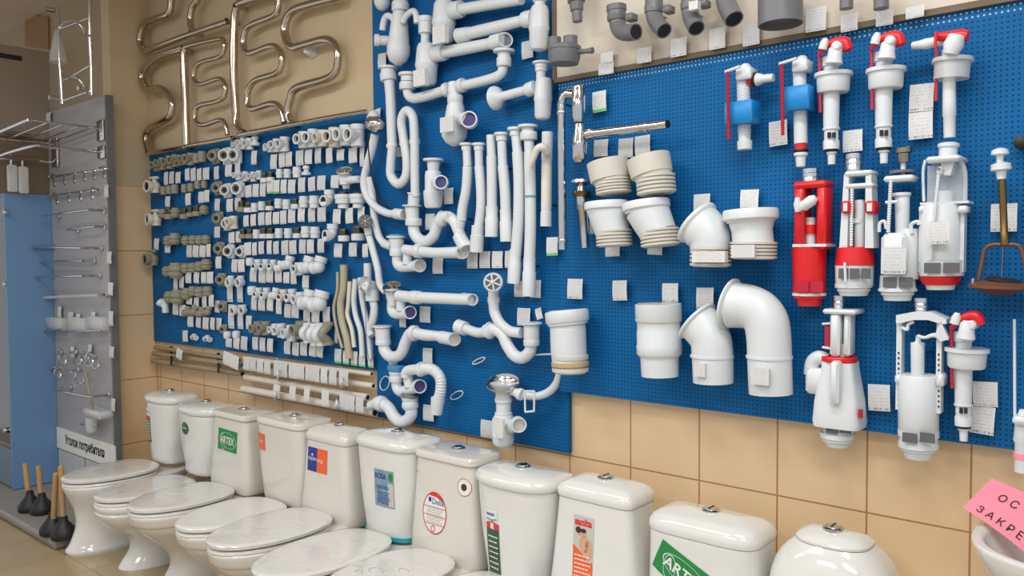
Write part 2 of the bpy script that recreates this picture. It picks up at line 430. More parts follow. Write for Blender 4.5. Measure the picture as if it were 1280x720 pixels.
def bar(label, x0, y0, x1, y1, out=.07, name='towel_bar', r=1.5, m='chrome', cat='towel bar'):
    o = acc(name, label, cat, (x0 + x1) / 2, (y0 + y1) / 2)
    A, E = W(x0, y0, B + out), W(x1, y1, B + out); E.x = min(E.x, PXR - .03); A.x = max(A.x, PXL + .08) if A.x > PXL - .3 else PXL + .08
    part('bar', MB().tube([A, E], r * Sc((A + E) / 2), 10), m, o)
    for a in (A + V((.012, 0, 0)), E - V((.012, 0, 0))):
        bse = V((a.x, -B, a.z)); s = Sc(a)
        part('wall_mount', MB().lathe(bse, (0, -1, 0), [(0, 4 * s), (.008, 4 * s), (.012, 2 * s), (out, 1.8 * s)], 12), 'chrome', o)
    return o
bar('long chrome towel bar just below the two hook rails', 54, 270, 134, 260, .09)
bar('chrome towel bar with round rosettes, second bar from the top', 84, 287, 135, 282, .06)
bar('short chrome towel bar in front of the blue panel edge, third from the top', 40, 309, 101, 310, .12)
bar('dark slim towel bar, fourth bar from the top of the grey panel', 48, 327, 104, 326, .07)
bar('chrome double towel bar level with the middle of the blue panel', 43, 346, 104, 345, .1)
bar('pale glass shelf rail with chrome ends, lowest of the straight rails', 56, 372, 139, 370, .06, 'glass_shelf', 2.2, 'glass', 'glass shelf')
for px, py, py2 in ((127, 325, 327), (121.5, 324, 326), (114, 324, 327)): pass
for k, (x0, y0, x1, y1) in enumerate(((52, 392, 76, 412), (82, 392, 105, 414), (106, 391, 127, 413))):
    o = acc('soap_dish', ['white boxed soap holder on the grey panel, nearest the blue panel', 'white boxed soap holder on the grey panel, middle one of three', 'white boxed soap holder on the grey panel, nearest the panel edge'][k], 'soap holder', (x0 + x1) / 2, y1, B)
    part('dish', bx(x0 + 2, y0 + 5, x1 - 1, y1, B + .05, .05, bev=.006), 'clear', o)
    part('chrome_rim', tub([(x0, y1 + 1, B + .062), (x1, y1, B + .062)], 1.3, B, 1), 'chrome', o)
for k, (x, y, w, h) in enumerate(((78, 448, 8, 15), (97, 447, 9, 14), (112, 448, 8, 16), (72, 466, 7, 14), (100, 470, 10, 16), (120, 453, 7, 13))):
    o = acc('towel_ring', 'chrome towel ring holder, %s in the cluster below the soap holders' % ['upper left', 'top centre', 'top right', 'lower left', 'lower middle', 'rightmost'][k], 'towel ring', x, y - h / 2)
    part('wall_mount', yl(x, y - h / 2, B, [(0, 3.5), (2, 3.5), (3, 1.8), (9, 1.8)], 12), 'chrome', o)
    pts = [(x, y - h / 2, B + .04)] + [(x - w / 2, y - h * .2, B + .05), (x - w * .45, y + h / 2, B + .06), (x + w * .45, y + h / 2, B + .06), (x + w / 2, y - h * .2, B + .05), (x, y - h / 2, B + .04)]
    part('ring', tub(pts, 1.1, B, 4, 8), 'chrome', o)
bar('curved chrome towel bar at the bottom of the panel, above the toilet brush', 66, 487, 128, 500, .1)
o = acc('toilet_brush', 'white toilet brush leaning in a holder low on the grey panel', 'toilet brush', 110, 524)
part('holder', bx(103, 513, 124, 522, B + .08, .08, bev=.008), 'clear', o)
part('handle', rod((107, 466, B + .06), (116, 512, B + .06), 1.7, B), 'greypipe', o)
part('bracket', rod((101, 530, B + .05), (122, 531, B + .05), 1.5, B), 'chrome', o)
part('cup', lat((114, 522), (114, 540), [(0, 7), (.8, 6.5), (1, 5)], B + .05), 'clear', o)
# small price stickers on the grey panel
PT = [(133.5, 239, 5, 16), (137, 322, 6, 15), (138.5, 361, 6, 16), (139, 398, 6, 18), (140, 440, 6, 14), (75, 390, 5, 14), (89, 397, 6, 14), (98, 398, 5, 11), (117, 393, 6, 6), (91, 440, 5, 14), (113, 437, 5, 13), (142, 506, 5, 16), (61, 146, 6, 11), (19, 108, 7, 13)]

# consumer notice board at the panel's foot
c4 = [W(x, y, B + .006) for x, y in ((71, 533), (143.5, 558), (143.5, 582), (71, 562))]
o = root('notice_board', c4[3], 'white notice panel with bold black heading at the foot of the grey panel', 'notice board')
nx0, nx1 = c4[0].x, c4[1].x; nz1 = (c4[0].z + c4[1].z) / 2; nz0 = (c4[2].z + c4[3].z) / 2
part('heading_plate', MB().box(((nx0 + nx1) / 2, -B - .004, (nz0 + nz1) / 2), (nx1 - nx0, .008, nz1 - nz0)), 'paper', o)
def flat_text(s, x0, x1, z0, z1, y, m, parent, bold=0, name='lettering'):
    vs, fs = text2d(s, bold); mb = MB().add([(x0 + (x1 - x0) * u, y, z0 + (z1 - z0) * v) for u, v in vs], fs)
    return part(name, mb, m, parent)
dw = nx1 - nx0; dh = nz1 - nz0
flat_text('Уголок потребителя', nx0 + dw * .16, nx1 - dw * .16, nz0 + dh * .2, nz0 + dh * .78, -B - .0092, 'ink', o, .03)
for k in range(2):
    x0 = nx0 + dw * (.02 + .5 * k)
    part('document_pocket', MB().box((x0 + dw * .23, -B - .003, nz0 - .13), (dw * .45, .006, .24)), 'clear', o)

# ladder towel warmer above the panel
LO = .45
o = root('ladder_towel_warmer', W(95, 130, LO), 'chrome ladder towel warmer on the wall above the grey panel', 'towel warmer')
part('upright', rod((112, -6), (114.5, 119), 2.6, LO + .05, 12), 'chrome', o)
part('upright', rod((72, 10), (78, 130), 2.6, LO + .05, 12), 'chrome', o)
for y0, y1 in ((36, 22), (103, 82), (126, 114)):
    part('rung', rod((73 + y0 * .045, y0), (112.3, y1), 1.5, LO + .05, 10), 'chrome', o)
for y0, y1 in ((34, 44), (104, 114)):
    part('curved_rung', tub([(73 + y0 * .045, y0, LO + .05), (82, y0 - 7, LO + .12), (98, y0 - 6, LO + .16), (108, y1, LO + .12), (112, y1, LO + .05)], 1.6, LO, 5, 10), 'chrome', o)
for x, y in ((72, 14), (76.5, 124), (112.2, 112)):
    part('wall_mount', yl(x, y, LO - .04, [(0, 3), (14, 3)], 12), 'chrome', o)
solo('plastic_wrap', lat((71, 38), (73, 78), [(0, 2), (.25, 5), (.6, 8), (1, 10)], LO + .06, 12), 'glass', 'cone of clear plastic wrapping hanging on the ladder towel warmer', 'plastic wrap')

# ------------------------------------------------------------------ cabinet, beige board and rails at far left
KX = -1.25
def kz(px, py): return Xp(px, py, KX)
bt = kz(40, 243).z; yf = kz(10, 400).y; yb = -PO - .002
o = root('display_cabinet', V((KX - .4, (yf + yb) / 2, .057)), 'blue-sided display cabinet with dark glass doors at the left edge', 'cabinet')
part('side_panel', MB().box((KX - .01, (yf + yb) / 2, bt / 2 + .03), (.02, yb - yf, bt - .06)), 'blueside', o)
zl = W(0, 555, -yf).z
part('lower_door', MB().box((KX - .42, yf + .012, zl / 2 + .03), (.78, .02, zl - .08)), 'bluelow', o)
part('cabinet_top', MB().box((KX - .42, (yf + yb) / 2, bt - .01), (.8, yb - yf, .02)), 'blueside', o)
dgl = part('glass_door', MB().box((KX - .42, yf + .01, (zl + bt) / 2), (.78, .008, bt - zl - .04)), 'glassdark', o)
for py in (265, 355, 538):
    part('lock', yl(8, py, -yf - .002, [(0, 3.5), (2, 3.5), (3.5, 2)], 14), 'chrome', dgl)
for py in (290, 375, 455):
    z = W(2, py, -yf).z; part('shelf', MB().box((KX - .42, (yf + yb) / 2 + .02, z), (.76, yb - yf - .05, .012)), 'glass', o)
z0, z1 = kz(30, 172).z, kz(30, 60).z; y1 = kz(62, 100).y; y0 = kz(-10, 100).y - .05
o = root('beige_board', V((KX, (y0 + y1) / 2, z0)), 'beige-grey board edge-on above the blue cabinet, with a dark slot', 'display board')
part('board_face', MB().box((KX - .01, (y0 + y1) / 2, (z0 + z1) / 2), (.02, y1 - y0, z1 - z0)), 'beigeboard', o)
s0, s1 = kz(0, 69), kz(27, 69)
part('slot', MB().rbox((KX + .002, (s0.y + s1.y) / 2 - .03, s0.z), (.006, abs(s1.y - s0.y) + .06, .028), .01), 'dark', o)
part('lower_face', MB().box((KX - .03, (y0 + y1) / 2, (z0 + bt) / 2), (.02, y1 - y0, z0 - bt)), mat('brown_beige_board', (116, 100, 78), .6), o)
def krail(label, p0, p1, r, m, nm='hanging_rail'):
    a, b = kz(*p0), kz(*p1); a.x = b.x = KX + .06
    return solo(nm, MB().tube([a, b], r, 10), m, label, 'rail')
krail('dark metal rail along the bottom of the beige board, upper of two', (0, 166), (34, 172), .014, 'woodstrip')
krail('dark metal rail below the beige board, lower of two', (0, 197), (44, 201), .014, 'woodstrip')
for k, (x, y) in enumerate(((10, 210), (24, 212))):
    o = root('clear_hanger', kz(x, y), ['clear plastic display hanger on the lower rail, left one', 'clear plastic display hanger on the lower rail, right one'][k], 'hanger')
    c = kz(x, y + 14); part('hanger_body', MB().rbox((KX + .07, c.y, c.z), (.02, .055, .16), .008), 'clear', o)
    part('hanger_hook', MB().tube([(KX + .06, c.y, c.z + .07), (KX + .06, c.y, c.z + .14)], .006, 8), 'chrome', o)

# ------------------------------------------------------------------ platform with plungers
a = Zp(70, 690, 0)
solo('platform', MB().rbox(((a.x - .02 - 2.1) / 2, (a.y - PO - .03) / 2, .03), (a.x - .02 + 2.1, abs(a.y) - PO - .03, .05), .008), 'platform', 'low grey platform on the floor beside the first toilet', 'platform')
PLG = [(38, 638, 31, 579, 'plunger with wooden handle at the back left of the platform'), (53, 641, 48, 582, 'plunger with wooden handle, second from the left on the platform'),
       (66, 667, 70, 591, 'plunger with wooden handle nearest the front corner of the platform'), (80, 672, 76, 582, 'plunger with wooden handle closest to the first toilet pedestal'), (129, 666, 131, 598, 'plunger whose black cup shows behind the first toilet pedestal')]
for bxp, byp, tx, ty, lab in PLG:
    p = Zp(bxp, byp, .056); d = (W(tx, ty, -p.y) - p)
    o = root('plunger', p, 'black rubber ' + lab, 'plunger')
    part('rubber_cup', MB().lathe(p, (0, 0, 1), [(0, .058), (.012, .062), (.03, .06), (.055, .046), (.075, .03), (.085, .022), (.11, .018), (.11, .01)], 24), 'black', o)
    part('handle', MB().lathe(p + d.normalized() * .085, d, [(0, .0135), (d.length - .09, .0135), (d.length - .085, .009)], 14), 'wood', o)

# ------------------------------------------------------------------ steel towel warmers on the painted wall
TO = .06
def zz(pts): return [(160 + x / 3.6, y / 3.6) for x, y in pts]
def tw(name, label, parts):
    allp = [p for ps, r in parts for p in zz(ps)]
    o = root(name, W(allp[-1][0], allp[-1][1], 0.0), label, 'towel warmer')
    for i, (ps, r) in enumerate(parts):
        part('snake_tube' if len(ps) > 4 else 'straight_tube', tub(zz(ps), r, TO if i % 2 == 0 else TO + .012, 6, 14), 'steel', o)
    return o
def cap(o, x, y, r=2.8):
    p = (160 + x / 3.6, y / 3.6); a = W(p[0], p[1], TO); s = Sc(a)
    part('open_end', MB().lathe(a + V((.0, -.001, 0)), (.55, -.85, 0), [(-.03, r * s), (.022, r * s), (.022, r * s * .8)], 14), 'steel', o)
    part('dark_bore', MB().lathe(a + V((.55, -.85, 0)).normalized() * .0225, (.55, -.85, 0), [(0, r * s * .82), (.001, r * s * .82)], 14), 'dark', o)
    part('wall_mount', MB().tube([V((a.x, 0, a.z)), a], .012, 10), 'steel', o)
o = tw('towel_warmer', 'snake-shaped steel towel warmer at lower left, against the wall corner', [
    ([(245, 226), (160, 250), (100, 280), (66, 325), (66, 372), (92, 405), (140, 398), (182, 424), (200, 470), (188, 525), (140, 555), (97, 578), (80, 620), (93, 686)], 4.6),
    ([(93, 690), (180, 676), (268, 660)], 2.9), ([(252, 235), (256, 400), (264, 655)], 5)])
cap(o, 265, 661); cap(o, 245, 222)
o = tw('towel_warmer', 'narrow steel towel warmer with thin folded tube, lower centre of the group', [
    ([(255, 240), (258, 218), (280, 205), (410, 176), (432, 190), (430, 232), (408, 258), (325, 283), (298, 325), (302, 365), (330, 379), (408, 355), (436, 380), (434, 432), (402, 456), (322, 476), (302, 512), (310, 552), (345, 561), (415, 540), (440, 562), (447, 606)], 3.1),
    ([(268, 657), (380, 638), (472, 620)], 2.9)])
cap(o, 474, 621)
o = tw('towel_warmer', 'steel towel warmer cut by the photo top, above the lower left one', [
    ([(215, -40), (196, 0), (190, 48), (172, 70), (118, 86), (78, 105), (58, 150), (54, 195), (76, 232)], 4.4), ([(76, 232), (265, 160), (450, 96)], 3.8), ([(330, -60), (312, 0), (290, 36), (281, 90), (292, 148)], 4.2), ([(100, 258), (170, 238), (245, 214)], 3.0)])
cap(o, 452, 95, 3); cap(o, 290, 150, 3)
o = tw('towel_warmer', 'steel towel warmer with thick upright tube and thinner snake beside it', [
    ([(700, -40), (590, -12), (510, 12), (485, 50), (478, 150), (476, 300), (482, 450), (487, 540), (500, 582), (520, 600)], 5), ([(505, 606), (620, 584), (735, 560)], 3.4),
    ([(682, -40), (680, 0), (674, 48), (650, 74), (562, 108), (527, 142), (521, 208), (546, 240), (640, 208), (680, 222), (694, 270), (674, 326), (582, 358), (546, 396), (537, 450), (556, 490), (648, 466), (688, 488), (704, 552)], 4.0)])
cap(o, 490, 30, 3); cap(o, 520, 602, 2.6)
o = tw('towel_warmer', 'large single-snake steel towel warmer, rightmost of the group', [
    ([(960, -14), (850, 12), (755, 42), (716, 84), (706, 150), (735, 212), (800, 200), (890, 178), (936, 205), (946, 270), (915, 345), (760, 396), (731, 450), (720, 510), (736, 556)], 5.2),
    ([(735, 562), (900, 530), (1072, 502)], 3.0)])
cap(o, 738, 563, 2.6)
p = (160 + 838 / 3.6, 237 / 3.6)
solo('plastic_rosette', yl(p[0], p[1], 0, [(0, 7), (3, 7), (6, 5), (10, 5), (14, 3)], 14), 'plastic', 'white round plastic cap on the wall beneath the rightmost towel warmer', 'rosette')
# ------------------------------------------------------------------ toilets
def res(rings, n):
    # rings are tuples of numbers, smoothly resampled over height
    out = []
    m = len(rings)
    for i in range(m - 1):
        p0, p1, p2, p3 = rings[max(i - 1, 0)], rings[i], rings[i + 1], rings[min(i + 2, m - 1)]
        for j in range(n):
            t = j / n
            out.append(tuple(.5 * (2 * b + (c - a) * t + (2 * a - 5 * b + 4 * c - d) * t * t + (3 * b - a - 3 * c + d) * t ** 3) for a, b, c, d in zip(p0, p1, p2, p3)))
    out.append(tuple(rings[-1])); return out
def sring(x, z, cy, a, bf, bb, pf, pb=None, n=48):
    pb = pb or pf; R = []
    for i in range(n):
        t = 2 * pi * i / n; c, s = math.cos(t), math.sin(t); p = pf if s < 0 else pb
        e = 2 / p
        R.append(V((x + a * math.copysign(abs(c) ** e, c), cy + (bf if s < 0 else bb) * math.copysign(abs(s) ** e, s), z)))
    return R
def decal(mapf, polys):
    mb = MB()
    for vs, fs in polys: mb.add([mapf(u, v) for u, v in vs], fs)
    return mb
def rectp(u0, v0, u1, v1, n=8):
    vs = []; fs = []
    for i in range(n + 1):
        for j in range(n + 1): vs.append((u0 + (u1 - u0) * i / n, v0 + (v1 - v0) * j / n))
    for i in range(n):
        for j in range(n): k = i * (n + 1) + j; fs.append((k, k + 1, k + n + 2, k + n + 1))
    return vs, fs
def ellp(cu, cv, ru, rv, n=28, inner=0):
    vs = []; fs = []
    rr = [inner + (1 - inner) * k / 3 for k in range(4)] if inner else [k / 4 + .0001 for k in range(5)]
    for r in rr:
        for i in range(n): a = 2 * pi * i / n; vs.append((cu + ru * r * math.cos(a), cv + rv * r * math.sin(a)))
    for k in range(len(rr) - 1):
        for i in range(n): j = (i + 1) % n; fs.append((k * n + i, k * n + j, (k + 1) * n + j, (k + 1) * n + i))
    return vs, fs
def textp(s, u0, v0, u1, v1, bold=0):
    vs, fs = text2d(s, bold); return [(u0 + (u1 - u0) * a, v0 + (v1 - v0) * b) for a, b in vs], fs
def linesp(u0, u1, v0, v1, n, seed, fill=.45):
    R = random.Random(seed); vs = []; fs = []
    for k in range(n):
        v = v1 - (v1 - v0) * (k + .5) / n; h = (v1 - v0) / n * fill / 2; u = u0
        while u < u1 - (u1 - u0) * .1:
            w = (u1 - u0) * R.uniform(.1, .3); w = min(w, u1 - u)
            b = len(vs); vs += [(u, v - h), (u + w, v - h), (u + w, v + h), (u, v + h)]; fs.append((b, b + 1, b + 2, b + 3)); u += w + (u1 - u0) * .04
    return vs, fs
TOI = []
def toilet(label, x, ztop, prof, lid, bowl, warm=False, film=True, cy=-.19, seatw=.163, tip=-.765, zb=.37, lidz=.393, rear=-.286, wrap=False):
    o = root('toilet', V((x, -.45, 0)), label, 'toilet', 'toilets lined up along the wall')
    cm = 'ceramic_warm' if warm else 'ceramic'
    # pedestal and bowl: z, half width, front, back
    k = seatw / .163
    P = dict(column=[(0, .115, -.725, -.14), (.025, .118, -.735, -.14), (.06, .102, -.72, -.15), (.15, .094, -.705, -.16), (.24, .105, -.72, -.16), (.31, .135, -.75, -.15), (.36, .158, -.775, -.13), (.395, .165, -.785, -.12), (.405, .16, -.78, -.125)],
             round=[(0, .105, -.64, -.14), (.03, .1, -.63, -.14), (.1, .088, -.6, -.15), (.17, .092, -.615, -.15), (.23, .12, -.68, -.15), (.29, .15, -.745, -.14), (.345, .166, -.78, -.13), (.36, .162, -.775, -.12), (.375, .168, -.787, -.12), (.398, .168, -.788, -.12), (.405, .162, -.78, -.125)],
             funnel=[(0, .11, -.60, -.14), (.03, .105, -.595, -.14), (.1, .09, -.575, -.15), (.17, .095, -.6, -.15), (.24, .12, -.665, -.15), (.31, .15, -.74, -.14), (.345, .158, -.765, -.13), (.355, .163, -.775, -.12), (.395, .166, -.785, -.12), (.405, .16, -.78, -.125)])[bowl]
    dt = tip + .79
    mb = MB()
    rr = res(P, 4)
    mb.loft([sring(x, z, (f + dt * min(1, z / .3) + b) / 2 - .06, a * k, (f + dt * min(1, z / .3) + b) / 2 - .06 - (f + dt * min(1, z / .3)), b - ((f + dt * min(1, z / .3) + b) / 2 - .06), 2.15, 3.2) for z, a, f, b in [(q[0] * (lidz - .028) / .405, q[1], q[2], q[3]) for q in rr]])
    part('bowl', mb, cm, o)
    # deck under the cistern
    # seat and lid
    def slab(z0, z1, a, f, b, e=.008):
        cyy = f + .27; m = MB()
        R = [(z0, a - e, f + e), (z0 + .004, a, f), (z1 - .008, a, f), (z1 - .002, a - e * .6, f + e * .6), (z1, a - e * 2, f + e * 2), (z1 + .003, a * .5, f + .13), (z1 + .003, .01, f + .26)]
        m.loft([sring(x, z, cyy, aa, cyy - ff, (b - cyy) * (aa / a), 2.05, 2.6) for z, aa, ff in R]); return m
    part('seat', slab(lidz - .03, lidz - .012, seatw, tip + .003, rear - .01), 'seat', o)
    part('lid', slab(lidz - .009, lidz + .014, seatw + .004, tip, rear, .01), 'film' if film else 'seat', o)
    for sx in ():
        part('hinge', MB().lathe((x + sx * .075 - .02, -.315, lidz - .005), (1, 0, 0), [(0, .011), (.04, .011)], 12), 'seat', o)
    # cistern: z, half width, front reach, back reach, front power
    rr = res(prof, 5)
    tank = MB().loft([sring(x, z, cy, a, bf, bb, pf, 7) for z, a, bf, bb, pf in rr])
    part('cistern', tank, cm, o)
    def front(u, z, lift=.0012):
        for i in range(len(rr) - 1):
            if rr[i][0] <= z <= rr[i + 1][0] or i == len(rr) - 2:
                t = (z - rr[i][0]) / max(rr[i + 1][0] - rr[i][0], 1e-9); t = min(max(t, 0), 1)
                a, bf, pf = [rr[i][q] + (rr[i + 1][q] - rr[i][q]) * t for q in (1, 2, 4)]; break
        q = max(0, 1 - min(abs(u / a), .9999) ** pf)
        return V((x + u, cy - bf * q ** (1 / pf) - lift, z))
    zt, a, bf, bb, pf = rr[-1]
    kind = lid
    if kind == 'dome': L = [(0, .004), (.006, .009), (.022, .01), (.034, .002), (.042, -.02), (.048, -.06), (.051, -.1)]
    elif kind == 'flat': L = [(0, .002), (.004, .006), (.022, .007), (.028, .003), (.031, -.012), (.032, -.05), (.033, -.1)]
    elif kind == 'tall': L = [(0, .001), (.01, .004), (.026, .002), (.04, -.008), (.05, -.026), (.056, -.05), (.059, -.08), (.06, -.1)]
    else: L = [(0, .0), (.006, .0), (.018, -.012), (.026, -.035), (.03, -.06), (.032, -.085)]
    L = L[:-1] + [(L[-1][0], -min(a, bf, bb) + .006)]
    part('cistern_lid', MB().loft([sring(x, zt + .002 + h, cy, a + e, max(bf + e, .004), max(bb + min(e, .004), .004), pf, 6) for h, e in L]), cm, o)
    zb_ = zt + L[-1][0] + .002
    bt = part('flush_button', MB().lathe((x, cy, zb_ - .004), (0, 0, 1), [(0, .027), (.006, .027), (.009, .023), (.009, .019), (.012, .018), (.013, .004)], 24), 'chrome', o)
    part('button_split', MB().box((x, cy, zb_ + .009), (.003, .034, .002)), 'dark', bt)
    t = dict(o=o, x=x, front=front, cm=cm, zt=zt); TOI.append(t); return t
def stick(t, name, m, polys, lift=.0014, parent=None, label=None):
    return part(name, decal(lambda u, v: t['front'](u, v, lift), polys), m, parent or t['o'], label=label)

def down(zt, wt, wb, d=.1, pf=3.2, zb=.37):   # narrower towards the bottom, bowed front
    return [(zb, wb * .9, d * .78, .06, pf), (zb + .012, wb * .97, d * .86, .07, pf), (zb + .06, wb, d * .9, .075, pf), (zb + .5 * (zt - zb), (wt + wb) / 2 + .002, d * .96, .085, pf), (zt - .03, wt, d, .09, pf), (zt, wt, d, .09, pf)]
def up(zt, wt, wb, d=.085, pf=7, zb=.355):      # wider towards the bottom, flat front
    return [(zb, wb * .96, d * 1.12, .085, pf), (zb + .01, wb, d * 1.18, .09, pf), (zb + .05, wb, d * 1.18, .09, pf), (zb + .5 * (zt - zb), (wt + wb) / 2, d * 1.1, .088, pf), (zt - .02, wt, d, .085, pf), (zt, wt, d, .085, pf)]
N1 = 'white toilet with '
t1 = toilet(N1 + 'rounded cistern and red-green sticker, first from the wall corner', -.012, .70, down(.69, .15, .118, .1, 2.6), 'dome', 'column', cy=-.19, tip=-.74, lidz=.372)
t2 = toilet(N1 + 'bowed cistern and small round green sticker, second from the corner', .362, .70, down(.675, .165, .128, .105, 2.4), 'dome', 'round', tip=-.74, lidz=.352)
t3 = toilet(N1 + 'tapered cistern and green square sticker, third from the corner', .712, .70, up(.695, .145, .172), 'flat', 'funnel', warm=True, tip=-.745, lidz=.377)
t4 = toilet(N1 + 'squared cistern and orange sticker wrapping its left corner', 1.125, .70, down(.715, .168, .15, .1, 6), 'flat', 'funnel', warm=True, film=False, tip=-.74, lidz=.383)
t5 = toilet(N1 + 'tapered cistern and two-tone blue and orange sticker', 1.448, .70, up(.69, .138, .166), 'tall', 'funnel', warm=True, tip=-.785, lidz=.402)
t6 = toilet(N1 + 'wide bowed cistern, pale blue poster sticker and teal tape', 1.808, .70, down(.722, .168, .135, .105, 3.2), 'dome', 'round', tip=-.82)
t7 = toilet(N1 + 'square-lidded cistern and round red-rimmed sticker', 2.136, .70, up(.722, .147, .17), 'flat', 'funnel', warm=True, seatw=.155, tip=-.785)
t8 = toilet(N1 + 'wide bowed cistern and tall green sticker with red top', 2.466, .70, down(.698, .158, .125, .11, 2.6), 'dome', 'round', seatw=.14, cy=-.22)
t9 = toilet(N1 + 'tapered cistern and sticker of a couple above orange panel', 2.777, .70, up(.70, .137, .165), 'tall', 'funnel', seatw=.15)
t10 = toilet(N1 + 'broad cistern and slanted green sticker, tenth from the corner', 3.134, .70, down(.668, .165, .17, .1, 4.5), 'tall', 'round')
t11 = toilet(N1 + 'egg-shaped domed cistern, last before the washbasin', 3.474, .70, [(.36, .15, .1, .08, 2.6), (.38, .16, .11, .085, 2.6), (.5, .165, .115, .09, 2.6), (.6, .158, .112, .088, 2.5), (.66, .142, .1, .082, 2.4), (.695, .118, .085, .075, 2.3), (.718, .092, .068, .064, 2.3)], 'cap', 'funnel')
# teal tape under toilet six's lid
part('teal_tape', MB().loft([sring(1.808, z, -.545, .1665, .273, .19, 2.05, 2.6) for z in (.352, .353, .378, .379)]), 'teal', t6['o'])
part('teal_tape', MB().loft([sring(1.808, z, -.19, .134, .1, .07, 3.2, 7) for z in (.378, .379, .392, .393)]), 'teal', t6['o'])

# stickers and their printing
s = stick(t1, 'sticker', 'dgreen', [rectp(-.085, .475, -.03, .60)]); stick(t1, 'red_band', 'stred', [rectp(-.085, .60, -.03, .618)]); stick(t1, 'white_band', 'paper', [rectp(-.085, .618, -.03, .655)])
stick(t1, 'lettering', 'paper', [linesp(-.079, -.036, .485, .595, 8, 1)], .002, s); stick(t1, 'wave_mark', 'inkblue', [linesp(-.075, -.04, .628, .648, 2, 2)], .002)
s = stick(t2, 'sticker', 'dgreen', [ellp(-.022, .605, .036, .031)]); stick(t2, 'lettering', 'paper', [linesp(-.045, -.0, .6, .612, 1, 3)], .002, s); stick(t2, 'leaf_mark', 'green', [ellp(-.03, .622, .016, .009)], .0018, s)
def rectq(q, n=8):
    vs = []; fs = []
    for i in range(n + 1):
        for j in range(n + 1):
            a, b = i / n, j / n
            vs.append(tuple((q[0][k] * (1 - a) + q[1][k] * a) * (1 - b) + (q[3][k] * (1 - a) + q[2][k] * a) * b for k in (0, 1)))
    for i in range(n):
        for j in range(n): k = i * (n + 1) + j; fs.append((k, k + 1, k + n + 2, k + n + 1))
    return vs, fs
def xf(poly, cu, cv, ang, su=1, sv=1):
    c, s_ = math.cos(ang), math.sin(ang)
    return [(cu + u * su * c - v * sv * s_, cv + u * su * s_ + v * sv * c) for u, v in poly[0]], poly[1]
def artex(t, cu, cv, w, h, ang):
    s = stick(t, 'sticker', 'green', [xf(rectp(-w, -h, w, h), cu, cv, ang)], .0014)
    stick(t, 'lettering', 'paper', [xf(textp('ARTEX', -.72 * w, -.34 * h, .72 * w, .34 * h, .02), cu, cv, ang)], .0024, s)
    stick(t, 'ellipse_mark', 'paper', [xf(xf(ellp(.06 * w, 0, .86 * w, .72 * h, 36, .965), 0, 0, -.12), cu, cv, ang), xf(xf(ellp(-.5 * w, .05 * h, .2 * w, .8 * h, 30, .93), 0, 0, .3), cu, cv, ang)], .002, s)
artex(t3, -.0, .595, .082, .05, -.03)
s = stick(t4, 'sticker', 'orange', [rectp(-.145, .598, -.085, .672)]); stick(t4, 'lettering', 'paper', [textp('ита', -.14, .63, -.105, .642)], .002, s); stick(t4, 'blue_sticker_half', 'navy', [rectp(-.1669, .598, -.145, .672, 10)])
s = stick(t5, 'sticker', 'navy', [rectp(-.108, .563, -.042, .662)]); s2 = stick(t5, 'sticker', 'orange', [rectp(-.042, .563, .026, .662)])
stick(t5, 'lettering', 'paper', [textp('серви', -.103, .604, -.046, .622)], .002, s); stick(t5, 'lettering', 'paper', [textp('ита', -.038, .604, -.004, .618)], .002, s2); stick(t5, 'crown_mark', 'paper', [([(-.083, .628), (-.067, .628), (-.075, .64)], [(0, 1, 2)])], .002, s)
s = stick(t6, 'sticker', 'stblue', [rectp(-.02, .505, .085, .648)]); stick(t6, 'lettering', 'navy', [textp('ROSA', -.015, .612, .047, .634, .03)], .002, s); stick(t6, 'lettering', 'inkblue', [textp('сделано', -.01, .57, .06, .588, .02)], .002, s)
stick(t6, 'lettering', 'navy', [linesp(-.005, .065, .515, .565, 6, 4)], .002, s); stick(t6, 'flower_mark', 'green', [ellp(.07, .625, .011, .016)], .002, s); stick(t6, 'poster_corner', 'stgrey', [rectp(.055, .51, .083, .6)], .0017, s)
s = stick(t7, 'sticker', 'paper', [ellp(-.03, .535, .058, .073)]); stick(t7, 'red_rim', 'stred', [ellp(-.03, .535, .060, .076, 36, .94), ([(-.065, .597), (-.03, .609), (.008, .594), (.02, .578), (-.02, .593)], [(0, 1, 2, 3, 4)])], .002, s)
stick(t7, 'lettering', 'inkblue', [textp('Della', -.042, .566, .016, .588, .01)], .002, s); stick(t7, 'logo_square', 'navy', [rectp(-.061, .573, -.047, .589, 2)], .002, s)
stick(t7, 'lettering', 'stgrey', [linesp(-.068, .012, .49, .558, 8, 5)], .002, s); stick(t7, 'red_lines', 'stred', [rectp(-.085, .5545, .025, .5565), rectp(-.085, .5245, .027, .5265), rectp(-.08, .4945, .022, .4965), ellp(-.035, .478, .011, .012, 20, .7)], .0022, s)
s = stick(t7, 'round_seal', 'paper', [ellp(.11, .652, .03, .031)]); stick(t7, 'seal_rim', 'stred', [ellp(.11, .652, .03, .031, 30, .93)], .002, s); stick(t7, 'seal_centre', 'hair', [ellp(.11, .652, .013, .013, 9)], .002, s); stick(t7, 'lettering', 'ink', [linesp(-.138, -.125, .665, .672, 1, 9)], .002)
def stick8(t, name, m, polys, lift=.0014, parent=None): return stick(t, name, m, [([(u + .022, v) for u, v in p[0]], p[1]) for p in polys], lift, parent)
s = stick8(t8, 'sticker', 'dgreen', [rectp(-.098, .395, -.038, .556)]); stick8(t8, 'red_band', 'stred', [([(-.098, .556), (-.038, .556), (-.038, .576), (-.07, .582), (-.098, .575)], [(0, 1, 2, 3, 4)])], .0016); s3 = stick8(t8, 'white_band', 'paper', [rectp(-.1, .584, -.044, .622)])
